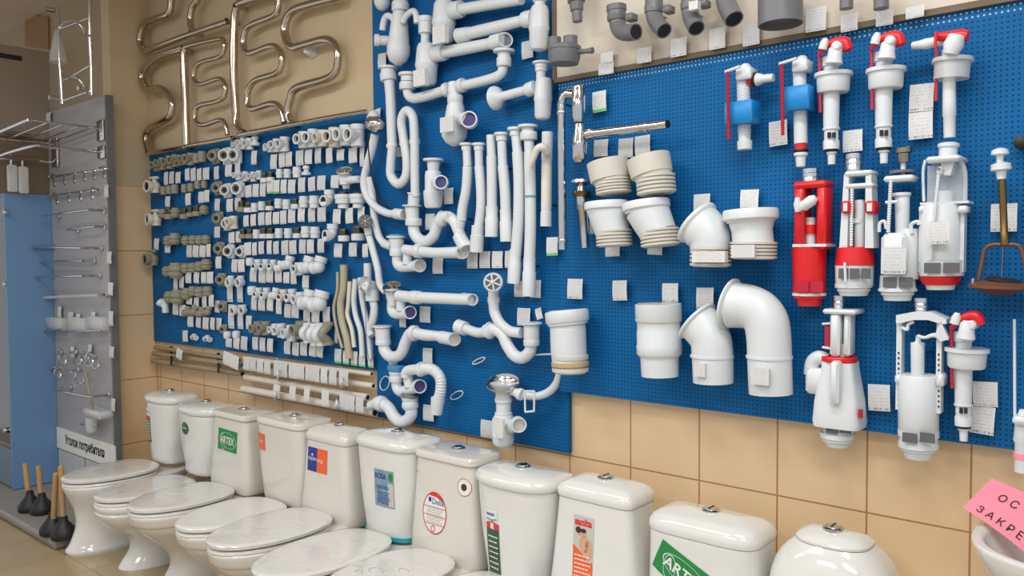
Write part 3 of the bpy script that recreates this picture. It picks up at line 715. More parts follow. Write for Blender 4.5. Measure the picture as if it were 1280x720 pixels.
stick8(t8, 'lettering', 'inkblue', [textp('santeri', -.095, .6, -.055, .613, .03)], .002, s3); stick8(t8, 'wave_mark', 'inkblue', [([(-.095, .592), (-.07, .588), (-.047, .594), (-.047, .59), (-.07, .584), (-.095, .588)], [(0, 1, 4, 5), (1, 2, 3, 4)])], .002, s3)
stick8(t8, 'lettering', 'paper', [linesp(-.09, -.045, .415, .54, 7, 6, .25)], .002, s)
s = stick(t9, 'sticker', 'stgrey', [rectp(-.06, .52, .015, .655)]); s2 = stick(t9, 'sticker', 'orange', [rectq([(-.06, .445), (.012, .425), (.014, .515), (-.06, .565)])], .0018)
stick(t9, 'lettering', 'stred', [textp('sanita', -.056, .625, .008, .648, .045)], .002, s); stick(t9, 'lettering', 'paper', [linesp(-.054, .006, .45, .54, 7, 8, .3)], .0024, s2); stick(t9, 'blue_corner', 'inkblue', [rectq([(-.03, .405), (.012, .41), (.012, .425), (-.045, .44)], 3)], .0018)
stick(t9, 'printed_couple', 'skin', [ellp(-.038, .604, .009, .011, 16), ellp(-.02, .602, .009, .011, 16), ellp(-.02, .57, .018, .027, 16), ellp(-.002, .555, .014, .032, 16)], .002, s); stick(t9, 'printed_hair', 'hair', [ellp(-.041, .611, .011, .01, 16), ellp(-.022, .611, .01, .007, 16)], .0023, s)
artex(t10, -.03, .565, .1, .048, -.45)
s = stick(t11, 'sticker', 'stgrey', [rectp(-.075, .54, .015, .615)]); stick(t11, 'lettering', 'stred', [textp('sanita', -.07, .58, .01, .605, .045)], .002, s)
# pen scribble on toilet seven's lid
for (u, v, a, b) in ((-.03, -.56, .03, .02), (.035, -.6, .02, .012), (.04, -.5, .02, .012), (-.07, -.6, .012, .012)):
    part('pen_scribble', MB().tube([V((2.138 + u + a * math.cos(k * .55), v + b * math.sin(k * .55), .411)) for k in range(9)], .0012, 5), 'stgrey', t7['o'])

# ------------------------------------------------------------------ washbasin and pink notice
c = W(1330, 700, .3); zr = W(1216, 668, .3).z; xl = W(1213, 668, .3).x
bc = V((xl + .25, -.24, zr))
o = root('washbasin', V((bc.x, bc.y, zr - .2)), 'white ceramic washbasin at the lower right edge, under the pink notice', 'washbasin')
R = [(-.19, .06, .05), (-.17, .12, .1), (-.1, .2, .17), (-.04, .24, .205), (-.008, .252, .215), (0, .248, .212), (-.002, .23, .195), (-.03, .215, .18), (-.1, .16, .13), (-.13, .05, .04)]
part('basin_bowl', MB().loft([sring(bc.x, zr + h, bc.y, a, b, b, 2.6, 4) for h, a, b in res(R, 3)]), 'ceramic', o)
part('pedestal', MB().lathe((bc.x, bc.y + .06, 0), (0, 0, 1), [(0, .11), (.03, .11), (.08, .085), (zr - .25, .08), (zr - .15, .1)], 24), 'ceramic', o)
QC = [W(1240, 598, .12), W(1203, 634, .24), W(1296, 704, .23), W(1345, 640, .1)]
nrm = (QC[3] - QC[0]).cross(QC[1] - QC[0]).normalized()
if nrm.y > 0: nrm = -nrm
o = root('pink_notice', QC[1], 'bright pink paper notice with black letters resting in the washbasin', 'notice')
def pm(u, v, l=0): return (QC[0] * (1 - u) + QC[3] * u) * (1 - v) + (QC[1] * (1 - u) + QC[2] * u) * v + nrm * (l + .01 * math.sin(u * 3) * (v - .3))
g = MB(); n = 10
g.add([pm(i / n, j / n) for i in range(n + 1) for j in range(n + 1)], [(i * (n + 1) + j, i * (n + 1) + j + 1, (i + 1) * (n + 1) + j + 1, (i + 1) * (n + 1) + j) for i in range(n) for j in range(n)])
part('paper_sheet', g, 'pink', o)
def pk(s, u0, u1, v0, v1):
    vs, fs = text2d(s); part('lettering', MB().add([pm(u0 + (u1 - u0) * a, v1 + (v0 - v1) * b, .0016) for a, b in vs], fs), 'ink', o)
pk('О С', .22, .46, .26, .44); pk('З А К Р Е', .13, .72, .74, .9)
# ------------------------------------------------------------------ price tags
LB = .019
def tagmesh(m):
    mb = MB(); n = 6
    mb.add([(-.5 + i, -.10 * math.sin(j / n * 2.4), .5 - j / n) for j in range(n + 1) for i in (0, 1)], [(j * 2, j * 2 + 1, j * 2 + 3, j * 2 + 2) for j in range(n)])
    return mesh_of(mb, 'price_tag', m, V((0, 0, 0)))
TAGM = tagmesh('tag')
NT_ = [0]
def price(px, py, w, h, off, label, group=None, tilt=0, green=False):
    c = W(px, py, off); x0 = W(px - w / 2, py, off).x; x1 = W(px + w / 2, py, off).x; s = Sc(c)
    o = bpy.data.objects.new('price_tag', TAGM); COL.objects.link(o)
    o.location = c; o.scale = ((x1 - x0) * (.93 if px < 470 else .97), .035, h * s); o.rotation_euler = (0, math.radians(tilt), math.radians(random.uniform(-4, 4)))
    tag(o, label, 'price tag', group); ORG[o.name] = c
    if green:
        g = MB().add([(-.5, -.086, -.49), (.5, -.086, -.49), (.5, -.088, -.34), (-.5, -.088, -.34)], [(0, 1, 2, 3)])
        e = bpy.data.objects.new('green_stripe', mesh_of(g, 'green_stripe', 'tagreen', V((0, 0, 0)))); COL.objects.link(e); e.parent = o
    NT_[0] += 1
    return o
def tagrow(where, off, lst, group):
    # lst: (px, py, w, h[, tilt[, green]]) from left to right; where finishes the label
    for i, t in enumerate(sorted(lst)):
        price(t[0], t[1], t[2], t[3], off, 'white price tag, %s from left %s' % (ORDW[i], where) if len(lst) > 1 else 'single white price tag ' + where, group, t[4] if len(t) > 4 else random.uniform(-4, 4), len(t) > 5)
GT = 'price tags on the left pegboard'
T0 = LB + .03
LR = 'tag row'
tagrow('in top tag row of the grey fittings', T0, [(208, 223, 6, 16), (215, 222, 7, 15), (223, 222, 7, 14), (234.5, 218, 6, 15), (242, 218, 7, 16), (249.5, 218, 7, 15), (258, 217, 8, 15)], GT)
tagrow('under the top square elbows', T0, [(271, 216, 7, 16), (286, 213, 8, 15), (297.5, 210, 7, 17), (318, 197, 8, 17)], GT)
tagrow('under the top row of white tees', T0, [(342.5, 202, 9, 18), (353, 200, 9, 18), (361.5, 199, 8, 18), (375, 197.5, 10, 19), (386, 196, 10, 18), (398, 194.5, 9, 19), (412, 194, 9, 19), (426, 193.5, 10, 14), (441.5, 194, 11, 19), (453, 196, 6, 24)], GT)
tagrow('in second tag row of the grey fittings', T0, [(210, 252, 6, 13), (235.5, 249, 7, 15), (252, 246.5, 7, 14), (259, 245, 7, 15)], GT)
tagrow('under the second row of square elbows', T0, [(272, 256, 7.5, 15), (287.5, 256.5, 8, 16), (297.8, 254.6, 8, 16)], GT)
tagrow('in second tag row of the white fittings', T0, [(311, 239, 8, 15), (320, 238, 8, 16), (329, 237, 8, 17), (338, 233.5, 8, 17, 0, 1), (346, 233.5, 8, 17, 0, 1), (355, 233, 8, 17), (365, 233, 9, 17), (377.5, 231, 9, 18), (390, 230, 9, 17.5), (402, 228.5, 10, 18), (419, 227, 11, 16), (433, 228, 9, 16)], GT)
tagrow('in third tag row of the white fittings', T0, [(308, 276, 7, 14), (317, 275, 8, 14.5), (327, 273.5, 8, 16), (336, 273, 8.5, 16), (345.5, 272.5, 8, 15), (354.6, 271.5, 8.5, 17), (365, 270, 9, 17), (377, 268.5, 8.5, 17), (390, 268.5, 9.5, 17.5), (402.5, 268, 10.5, 18), (421.5, 270.5, 11, 18), (437, 269.5, 10.5, 19), (452, 268, 9, 18)], GT)
tagrow('under the third row of square elbows', T0, [(272, 290, 8, 14), (290, 297, 8, 14), (298.5, 296, 7, 14)], GT)
tagrow('in third tag row of the grey fittings', T0, [(196, 305, 6, 14), (210, 310, 7, 12), (237, 314, 8, 15), (245, 314, 7.5, 15), (253.5, 314, 7.5, 15), (261, 313, 6, 16)], GT)
tagrow('in fourth tag row of the white fittings', T0, [(310, 311, 9, 16), (318.5, 311, 7, 16), (327, 309.5, 8, 16), (337, 309, 7, 17), (345.5, 309.5, 8, 16), (356.5, 309.5, 9.5, 18), (366.5, 309, 9, 17.5), (378.5, 308, 9.5, 17.5), (388.5, 308, 9.5, 17.5), (401.5, 307, 9.5, 17.5), (423, 313, 10, 17), (441.5, 312, 10.5, 17), (457, 313, 8, 17)], GT)
tagrow('under the fourth row of square elbows', T0, [(273.5, 328, 8, 15), (293.5, 332, 8, 16), (302, 332, 8, 16)], GT)
tagrow('in fourth tag row of the grey fittings', T0, [(220, 355, 6, 14), (227.5, 353, 7, 15), (236, 347, 7, 14), (246, 347, 7, 14), (255, 347, 7, 14), (263, 347, 8, 14.5)], GT)
tagrow('hanging behind the round white sockets', LB + .005, [(288, 361, 7.5, 33, 0), (300.5, 361, 8, 33, 0), (289.5, 395.5, 7.5, 30, 0), (301, 396, 8, 30, 0)], GT)
tagrow('under the upper row of white elbows', T0, [(317, 344, 8, 16), (328, 345, 8.5, 17), (337.5, 344.5, 9, 17), (348.5, 345, 9, 16), (358.5, 347, 9, 14), (367.5, 347, 8, 16), (382.5, 353, 9, 17.5, 0, 1)], GT)
tagrow('in fifth tag row of the grey fittings', T0, [(220, 387, 7, 13), (228.5, 388, 7, 14), (237, 376, 7, 9), (246, 378, 7, 12), (256, 377, 6.5, 15), (264.5, 376, 6.5, 15)], GT)
tagrow('beside the lowest grey square elbows', T0 - .02, [(272, 383, 6, 15), (274, 405, 7, 15)], GT)
tagrow('under the lower row of white elbows', T0, [(318, 379, 8, 17), (327.5, 379.5, 8.5, 17.5), (338, 380, 8, 17), (349, 384, 8, 17), (360, 388.5, 9, 17), (369.5, 389, 9, 17), (384, 394, 9, 18), (395, 394, 10, 19), (408.5, 393, 10, 19)], GT)
tagrow('in lowest tag row of the grey fittings', T0, [(238.5, 402, 7, 13), (248.5, 403, 7, 13), (257.5, 404, 7, 15), (266, 404.5, 6, 15), (311.5, 403, 8, 17)], GT)
tagrow('in bottom tag row of the left pegboard', T0, [(215.5, 420, 6, 14) if 0 else (232, 420, 6, 14), (286.5, 428.5, 8, 11), (296, 429, 8, 14), (305.5, 429, 8, 17), (319.5, 429, 8, 16), (328.5, 430.5, 8, 17), (338, 431.5, 8, 17), (359.5, 434.5, 9, 16), (370, 436, 9, 17), (380, 436, 9, 17), (391, 438.5, 9, 14), (400, 439.5, 9, 14)], GT)
tagrow('with green edge under the curved bypass pipes', T0 - .01, [(423, 445, 9, 18, 0, 1), (433, 447, 9, 17, 0, 1), (443, 448, 9, 18, 0, 1), (453, 450, 9, 17, 0, 1), (464, 451, 8, 17, 0, 1), (420.5, 420, 4, 18, 0)], GT)
tagrow('stuck on the grey accessory panel', PO + .014, PT[:12], 'price tags on the grey panel')
tagrow('at the far upper left of the photo', PO + .014, PT[12:13], None)

# ------------------------------------------------------------------ small fittings: one of each kind, then copies
def proto(name, pieces):
    r = None
    for i, (pn, mb, m) in enumerate(pieces):
        o = bpy.data.objects.new(name if i == 0 else pn, mesh_of(mb, pn, m, V((0, 0, 0)))); COL.objects.link(o)
        if i: o.parent = r
        else: r = o
    r.name = name
    return r
U = (0, -1, 0); ZA = (0, 0, 1)
def hollow(mb, base, ax, L, r, n=18, wall=.78):
    return mb.lathe(base, ax, [(0, r * .9), (0, r), (L * .55, r), (L * .55, r * 1.12), (L, r * 1.12), (L, r * wall), (L * .3, r * wall)], n)
def bore(base, ax, r): return MB().lathe(base, ax, [(0, r), (.004, r)], 16)
PRO = {}
def mk(kind, c):
    m, nm = {'g': ('greyfit', 'grey'), 'w': ('plastic', 'white'), 'c': ('ivory', 'cream')}[c]
    B_ = MB()
    if kind == 'tee':
        B_.lathe((0, 0, -.5), ZA, [(0, .27), (0, .34), (.24, .34), (.24, .3), (.76, .3), (.76, .34), (1, .34), (1, .26), (.9, .26)], 20)
        hollow(B_, (0, -.1, 0), U, .55, .29)
        return proto('tee_fitting', [('body', B_, m), ('bore', bore((0, -.42, 0), U, .25), 'dark')])
    if kind == 'elbow':
        B_.tube(spline([(0, 0, .5), (0, 0, .2), (0, -.06, -.06), (0, -.25, -.2), (0, -.5, -.2)], 4), .29, 18)
        B_.lathe((0, 0, .2), ZA, [(0, .27), (0, .34), (.3, .34), (.3, .25)], 18); B_.lathe((0, -.3, -.2), U, [(0, .27), (0, .34), (.26, .34), (.26, .26), (.1, .26)], 18)
        return proto('elbow_fitting', [('body', B_, m), ('bore', bore((0, -.5, -.2), U, .25), 'dark')])
    if kind == 'dome':      # elbow turned away: rounded back
        B_.ball((0, -.1, -.12), .36, 16); B_.lathe((0, -.05, -.05), (0.15, .25, 1), [(0, .3), (.2, .3), (.2, .36), (.52, .36), (.52, .27), (.4, .27)], 18); B_.lathe((0, -.1, -.15), (-1, -.3, -.1), [(0, .3), (.2, .32), (.2, .35), (.42, .35), (.42, .3)], 18)
        return proto('elbow_fitting', [('body', B_, m)])
    if kind == 'coup':
        B_.lathe((0, 0, -.5), ZA, [(0, .3), (0, .42), (.36, .42), (.38, .47), (.62, .47), (.64, .42), (1, .42), (1, .32), (.8, .32)], 20)
        return proto('coupling', [('body', B_, m)])
    if kind == 'cap':
        B_.lathe((0, 0, -.5), ZA, [(0, .5), (.2, .52), (.22, .56), (.75, .56), (.92, .5), (1, .34)], 20)
        return proto('end_cap', [('body', B_, m)])
    if kind == 'plug':
        B_.lathe((0, 0, -.5), ZA, [(0, .5), (.3, .5), (.35, .3), (.6, .26), (.65, .4), (.95, .34), (1, .2)], 18); B_.box((0, 0, .3), (.8, .2, .3))
        return proto('stop_plug', [('body', B_, m)])
    if kind == 'thr':
        B_.lathe((0, 0, -.5), ZA, [(0, .34), (0, .46), (.2, .48), (.42, .46), (.44, .4)], 20)
        pr_ = [(0, .36)]
        for k in range(5): pr_ += [(.04 + k * .09, .38), (.085 + k * .09, .33)]
        T = MB().lathe((0, 0, -.06), ZA, pr_ + [(.52, .36), (.52, .26)], 14)
        return proto('threaded_adaptor', [('collar', B_, m), ('metal_thread', T, 'metal')])
    if kind == 'thrb':
        B_.lathe((0, 0, -.5), ZA, [(0, .3), (0, .38), (.3, .38), (.32, .54), (.62, .56), (.66, .6), (.9, .6), (.92, .5)], 20)
        T = MB().lathe((0, 0, .38), ZA, [(0, .34), (.06, .36), (.1, .3), (.14, .36), (.2, .3), (.24, .24)], 14)
        return proto('threaded_adaptor', [('collar', B_, m), ('metal_thread', T, 'metal')])
    if kind == 'plate':
        B_.rbox((0, .3, 0), (.85, .22, 1.0), .03); B_.lathe((.02, .26, 0), (.5, -.86, 0), [(0, .38), (.42, .38), (.46, .35), (.46, .27), (.3, .27)], 22)
        return proto('wall_plate_elbow', [('body', B_, m), ('brass_insert', MB().lathe((.15, .03, 0), (.5, -.86, 0), [(0, .28), (.14, .26), (.14, .17), (.02, .17)], 16), 'metal'), ('bore', bore((.19, -.03, 0), (.5, -.86, 0), .17), 'dark')])
    if kind == 'ring':
        B_.lathe((0, .3, 0), U, [(0, .36), (.3, .4), (.3, .5), (.62, .5), (.66, .46), (.66, .34), (.36, .34)], 22); B_.lathe((0, .1, .1), ZA, [(0, .3), (.55, .3), (.55, .22)], 16)
        return proto('socket_elbow', [('body', B_, m), ('brass_insert', MB().lathe((0, -.06, 0), U, [(0, .34), (.1, .33), (.1, .2), (.0, .2)], 16), 'metal')])
    if kind == 'uni':
        pr_ = [(0, .3), (0, .42), (.14, .46), (.16, .56), (.4, .58), (.44, .5), (.5, .5), (.52, .58), (.8, .56), (.84, .44), (1, .42), (1, .3)]
        B_.lathe((0, 0, -.5), ZA, pr_, 12)
        return proto('pipe_union', [('body', B_, m)])
    if kind == 'valve':
        B_.ball((0, 0, -.12), .36, 16); B_.lathe((0, -.05, -.12), U, [(0, .32), (.3, .32), (.3, .38), (.52, .38), (.52, .28), (.35, .28)], 18); B_.lathe((0, 0, -.12), (0, 0, -1), [(0, .3), (.38, .3), (.38, .22)], 16); B_.lathe((0, 0, .1), ZA, [(0, .16), (.26, .14)], 12)
        H = MB().rbox((0, -.05, .42), (.9, .3, .16), .06)
        return proto('ball_valve', [('body', B_, m), ('handle', H, m), ('bore', bore((0, -.5, -.12), U, .27), 'dark')])
    if kind == 'wye':
        B_.lathe((0, 0, -.5), ZA, [(0, .2), (.02, .24), (.6, .22), (1, .2)], 16); B_.lathe((0, 0, -.1), (-.5, -.5, .6), [(0, .2), (.35, .2), (.35, .26), (.62, .26), (.62, .18)], 16)
        return proto('angled_tee', [('body', B_, m)])
    if kind == 'byp':
        B_.tube(spline([(0, 0, .5), (0, -.02, .34), (0, -.26, .12), (0, -.3, 0), (0, -.26, -.12), (0, -.02, -.34), (0, 0, -.5)], 5), [.19] * 31, 16)
        B_.lathe((0, 0, .36), ZA, [(0, .2), (0, .24), (.15, .24), (.15, .17)], 16); B_.lathe((0, 0, -.5), ZA, [(0, .17), (0, .24), (.15, .24), (.15, .2)], 16)
        return proto('crossover_bend', [('body', B_, m)])
    if kind == 'vun':
        B_.lathe((-.75, 0, 0), (1, 0, 0), [(0, .28), (0, .42), (.3, .42), (.32, .3), (.55, .34), (.95, .34), (1.18, .3), (1.2, .42), (1.5, .42), (1.5, .28)], 16); B_.lathe((0, -.0, .1), ZA, [(0, .24), (.3, .24), (.32, .34), (.5, .34)], 14)
        return proto('inline_valve', [('body', B_, m), ('bore', bore((0, -.36, -.0), U, .2), 'dark')])
KN = dict(tee='tee fitting', elbow='elbow fitting', dome='rounded elbow', coup='straight coupling', cap='end cap', plug='stop plug', thr='threaded adaptor', thrb='wide threaded adaptor', plate='square wall elbow', ring='round socket elbow', uni='fat pipe union', valve='ball valve', wye='angled tee', byp='crossover bend', vun='inline valve')
CAT = dict(tee='pipe tee', elbow='pipe elbow', dome='pipe elbow', coup='pipe coupling', cap='end cap', plug='plug', thr='pipe adaptor', thrb='pipe adaptor', plate='pipe elbow', ring='pipe elbow', uni='pipe union', valve='valve', wye='pipe tee', byp='pipe bend', vun='valve')
CN = dict(g='grey', w='white', c='cream')
NF = [0]
def fitrow(where, group, lst):
    lst = sorted(lst, key=lambda q: q[2])
    for i, (k, c, px, py, h) in enumerate(lst):
        used = (k, c) in PRO
        if not used: PRO[k, c] = mk(k, c)
        off = LB + .5 * h * .0042
        p = W(px, py, off); s = h * Sc(p); p = W(px, py, LB + .52 * s); s = h * Sc(p)
        rz = math.radians(random.uniform(-8, 8))
        o = PRO[k, c]
        if used: o = copytree(o, p, s, rz)
        else: o.location = p; o.scale = (s, s, s); o.rotation_euler = (0, 0, rz)
        tag(o, 'small %s plastic %s, %s from left %s' % (CN[c], KN[k], ORDW[i], where), CAT[k], group)
        NF[0] += 1
GG = 'grey fittings on the left pegboard'; GW = 'white fittings on the left pegboard'; GP = 'square and round wall elbows'
fitrow('in the top grey row', GG, [('tee', 'g', 197, 207, 14), ('tee', 'g', 203.5, 205, 15), ('tee', 'g', 213, 203, 16), ('tee', 'g', 220, 201, 15), ('tee', 'g', 226, 200.5, 13), ('tee', 'g', 232, 199.5, 13), ('tee', 'g', 239, 199, 15), ('coup', 'g', 246, 198, 12), ('coup', 'g', 253, 196, 13)])
fitrow('in the top elbow row', GP, [('plate', 'g', 265, 195, 19), ('plate', 'w', 279, 194.5, 21), ('plate', 'w', 291, 194, 21)])
fitrow('above the top square elbows', GW, [('tee', 'w', 296.5, 181, 11), ('tee', 'w', 305, 179.5, 14), ('tee', 'w', 312.5, 180, 14), ('plug', 'w', 319, 176, 12)])
fitrow('in the top white row', GW, [('cap', 'w', 333.5, 184.5, 9), ('tee', 'w', 339, 184, 13), ('tee', 'w', 346.5, 182, 16), ('tee', 'w', 356, 180.5, 18), ('cap', 'w', 372, 175, 10), ('tee', 'w', 380, 175, 20), ('tee', 'w', 392, 173, 22), ('tee', 'c', 404, 173, 20), ('tee', 'c', 419, 172, 24), ('tee', 'w', 433, 169.5, 25), ('tee', 'w', 447.5, 169.5, 27)])
fitrow('in the second grey row', GG, [('coup', 'g', 205, 238.5, 10), ('coup', 'g', 212, 237.5, 10), ('coup', 'g', 219, 236.5, 11), ('coup', 'g', 231, 235.5, 10), ('coup', 'g', 239, 234.5, 10), ('coup', 'g', 247.5, 231, 10), ('coup', 'g', 255.5, 230.5, 9)])
fitrow('stacked at the pegboard left edge', GG, [('valve', 'c', 193.5, 231, 20), ('valve', 'c', 195, 272, 20), ('valve', 'g', 191.5, 322, 19)])
fitrow('in the second elbow row', GP, [('plate', 'g', 269, 235, 17), ('plate', 'w', 280, 238, 18), ('plate', 'w', 295, 236, 21)])
fitrow('in the second white row', GW, [('tee', 'w', 298, 219.5, 11), ('tee', 'w', 307, 220.5, 12), ('tee', 'w', 317, 221, 12), ('tee', 'w', 324, 219, 11), ('thr', 'w', 331, 222, 12), ('thr', 'w', 338.5, 221, 12), ('coup', 'w', 350, 217, 11), ('coup', 'w', 359.5, 217, 11), ('coup', 'w', 371.5, 215.5, 13), ('plug', 'w', 383, 213, 12)])
fitrow('in the third grey row', GG, [('uni', 'g', 204, 267, 11), ('thr', 'g', 212, 267, 14), ('uni', 'g', 220, 266, 12), ('thr', 'g', 231, 267, 13), ('thr', 'g', 238.5, 265, 12), ('thr', 'g', 246.5, 263.5, 13), ('uni', 'g', 255.5, 262.5, 11)])
fitrow('in the third elbow row', GP, [('plate', 'g', 270, 273, 17), ('plate', 'w', 281, 279.5, 17), ('tee', 'c', 292.5, 278, 16)])
fitrow('in the third white row', GW, [('thr', 'g', 302.5, 258, 14), ('thr', 'w', 311, 259, 13), ('coup', 'w', 318.5, 259.5, 11), ('coup', 'w', 327.5, 257.5, 11), ('thr', 'w', 337.5, 257, 12), ('coup', 'w', 348.5, 254.5, 12), ('coup', 'w', 358.5, 255.5, 12), ('thr', 'w', 369.5, 254.5, 13), ('coup', 'w', 380, 252.5, 14), ('coup', 'w', 393, 252.5, 15), ('elbow', 'w', 412, 247.5, 20), ('thrb', 'w', 429.5, 251, 19), ('thrb', 'w', 448, 250.5, 19)])
fitrow('in the fourth grey row', GG, [('uni', 'g', 211, 301, 12), ('uni', 'g', 219, 298.5, 14), ('uni', 'g', 233, 300.5, 11), ('uni', 'g', 242, 300, 11), ('uni', 'g', 250, 300, 11), ('uni', 'g', 258, 299.5, 11)])
fitrow('in the fourth elbow row', GP, [('plate', 'g', 271.5, 311, 17), ('plate', 'w', 284, 314, 18), ('plate', 'w', 299, 314.5, 16)])
fitrow('in the fourth white row', GW, [('thr', 'g', 304, 292, 12), ('thr', 'g', 312.5, 292, 12), ('coup', 'w', 321, 292.5, 11), ('thr', 'w', 330, 291.5, 13), ('thr', 'w', 338.5, 291.5, 13), ('coup', 'w', 349, 291.5, 12), ('coup', 'w', 360.5, 291.5, 12), ('thr', 'w', 372, 291, 13), ('coup', 'w', 382.5, 290, 14), ('coup', 'w', 394, 290.5, 14), ('elbow', 'w', 416, 290.5, 21), ('thr', 'w', 430, 293.5, 16), ('thr', 'w', 448, 291, 19)])
fitrow('in the fifth grey row', GG, [('uni', 'g', 209.5, 339, 12), ('uni', 'g', 221, 338, 19), ('uni', 'g', 233, 335, 12), ('uni', 'g', 241.5, 334.5, 12), ('uni', 'g', 250, 333, 12), ('uni', 'g', 258.5, 330.5, 13)])
fitrow('in the fifth elbow row', GP, [('plate', 'g', 273.5, 349.5, 16), ('ring', 'w', 288, 353, 13), ('ring', 'w', 300.5, 353, 13)])
fitrow('in the upper white elbow row', GW, [('cap', 'w', 313, 327, 10), ('elbow', 'w', 323, 331, 14), ('elbow', 'w', 332.5, 331, 14), ('elbow', 'w', 342, 331, 13), ('dome', 'w', 351, 333, 14), ('dome', 'w', 362, 328, 17), ('tee', 'w', 374, 336, 16), ('dome', 'w', 386, 331, 22), ('dome', 'w', 400, 331, 22)])
fitrow('in the sixth grey row', GG, [('wye', 'w', 207, 382, 18), ('uni', 'g', 213, 371, 14), ('uni', 'g', 223, 371, 18), ('uni', 'g', 234, 367, 14), ('uni', 'g', 241.5, 364, 12), ('uni', 'g', 250.5, 365, 13), ('uni', 'g', 260, 364, 12)])
fitrow('in the lowest elbow rows', GP, [('plate', 'g', 276, 383, 14), ('plate', 'g', 277.5, 411.5, 12), ('ring', 'w', 292.5, 388.5, 11), ('ring', 'w', 304, 388, 11)])
fitrow('in the lower white elbow row', GW, [('cap', 'w', 315.5, 363, 11), ('elbow', 'w', 324, 366, 13), ('elbow', 'w', 333.5, 366.5, 14), ('dome', 'w', 345, 367, 15), ('elbow', 'c', 355, 369, 15), ('elbow', 'w', 365.5, 369, 16), ('tee', 'w', 376, 374, 18), ('dome', 'w', 387, 374, 25), ('dome', 'w', 401, 376, 27)])
fitrow('in the lowest grey row', GG, [('dome', 'g', 235, 389, 13), ('dome', 'g', 244, 388, 14), ('dome', 'g', 252.5, 390, 13), ('dome', 'g', 261, 388.5, 12), ('tee', 'g', 323, 410, 17), ('tee', 'g', 333, 410, 17)])
fitrow('in the bottom white row', GW, [('vun', 'w', 243, 422, 8), ('vun', 'w', 259.5, 424, 8.5), ('cap', 'w', 284.5, 418.5, 9), ('cap', 'w', 295.5, 418, 9), ('tee', 'w', 344, 411.5, 14), ('tee', 'w', 352, 413, 17), ('tee', 'w', 365, 416, 20), ('tee', 'g', 377, 412, 22), ('byp', 'w', 385, 416, 25), ('byp', 'w', 394, 418, 27), ('byp', 'w', 402, 418, 28), ('byp', 'g', 410.5, 417, 28)])

# ------------------------------------------------------------------ curved bypass pipes at the right of the left board
def bypass(label, pts, r, m):
    t = tub(pts, r, LB + .035, 6, 14)
    return solo('bypass_pipe', t, m, label, 'bent pipe', 'bent bypass pipes')
bypass('thin olive-grey bent plastic pipe, leftmost of the bent pipes', [(422, 340), (422, 362), (417.5, 385), (421, 410), (428, 435)], 2.1, 'beigepipe')
bypass('thick olive-grey bent plastic pipe, beside the thin one', [(430, 331), (429.5, 360), (426, 380), (428, 402), (434, 425), (437, 448)], 4.8, 'beigepipe')
bypass('short white bent plastic pipe, third of the bent pipes', [(437.5, 352), (435.5, 380), (434.5, 394), (440, 412), (443, 434)], 2.8, 'ivory')
bypass('white bent plastic pipe, fourth of the bent pipes', [(444.5, 349), (442.5, 375), (445, 395), (451, 415), (453, 445)], 3.5, 'plastic')
bypass('white bent plastic pipe, rightmost of the bent pipes', [(450.5, 347), (453, 375), (458, 400), (461, 422), (463, 450)], 3.6, 'plastic')
# ------------------------------------------------------------------ long pipes in clips under the left board
def pipe(label, p0, p1, r, m, off):
    a, b = W(*p0, off), W(*p1, off); s = Sc((a + b) / 2); L = (b - a).length; R = r * s
    o = solo('straight_pipe', MB().lathe(a, b - a, [(0, R * .7), (0, R), (L, R), (L, R * .7), (L - .06, R * .7)], 18), m, label, 'pipe', 'long pipes under the left pegboard')
    part('pipe_bore', MB().lathe(b - (b - a).normalized() * .004, b - a, [(0, R * .72), (.002, R * .72)], 16), 'dark', o)
    return o
pipe('grey-beige plastic pipe, topmost of the three dark pipes', (194, 434), (299, 450), 2.5, 'greypipe', .03)
pipe('grey-beige plastic pipe, middle of the three dark pipes', (192, 442), (303, 457), 3.1, 'greypipe', .045)
pipe('grey-beige plastic pipe, lowest of the three dark pipes', (191, 451), (303, 467), 3.4, 'greypipe', .05)
pipe('white plastic pipe, topmost of the four white pipes', (305, 448), (465, 467.5), 2.7, 'ivory', .03)
pipe('white plastic pipe, second of the four white pipes', (304, 459), (467, 482.5), 3.3, 'ivory', .036)
pipe('white plastic pipe, third of the four white pipes', (307, 471), (460, 497), 4.2, 'ivory', .04)
pipe('thickest white plastic pipe, lowest of the four', (304, 486), (469, 516), 4.8, 'ivory', .045)
def clip(label, px, y0, y1, m):
    o = root('pipe_clip', W(px, y1, 0), label, 'pipe clip', 'pipe clips')
    a, b = W(px, y0, .005), W(px, y1, .005)
    part('clip_back', MB().box(((a.x + b.x) / 2, -.004, (a.z + b.z) / 2), (.02, .008, a.z - b.z)), m, o)
    part('clip_hook', MB().tube(spline([W(px, y1 - 6, .01), W(px, y1 - 7, .1), W(px, y1 - 1, .115), W(px, y1 + 3, .08), W(px, y1 + 2, .01)], 4), .006, 8), m, o)
clip('dark hook clip near the corner end of the grey pipes', 214, 433, 453, 'black')
clip('dark hook clip near the right end of the grey pipes', 273, 441, 462, 'black')
clip('white clip on upper white pipes, left one', 347, 446, 470, 'plastic'); clip('white clip on upper white pipes, right one', 427, 456, 480, 'plastic')
clip('white clip on lower white pipes, left one', 344, 472, 496, 'plastic'); clip('white clip on lower white pipes, right one', 421, 485, 508, 'plastic')
tagrow('hanging over the grey pipes', .095, [(224.5, 442.5, 8, 13, 12), (289, 450.5, 22, 17, 8)], 'tags on the pipes')
tagrow('along the two upper white pipes', .08, [(308.5, 454, 8, 17, 0), (316.5, 455, 8, 17, 0), (325.5, 457, 8, 17, 0), (334.5, 459, 8, 17, 0), (351, 461, 17, 20, 0), (371, 464, 19, 19, 0), (391, 466.5, 19, 20, 0), (405.5, 469.5, 9, 19, 0), (416.5, 471, 9, 19, 0), (430, 472, 13, 20, 0)], 'tags on the pipes')
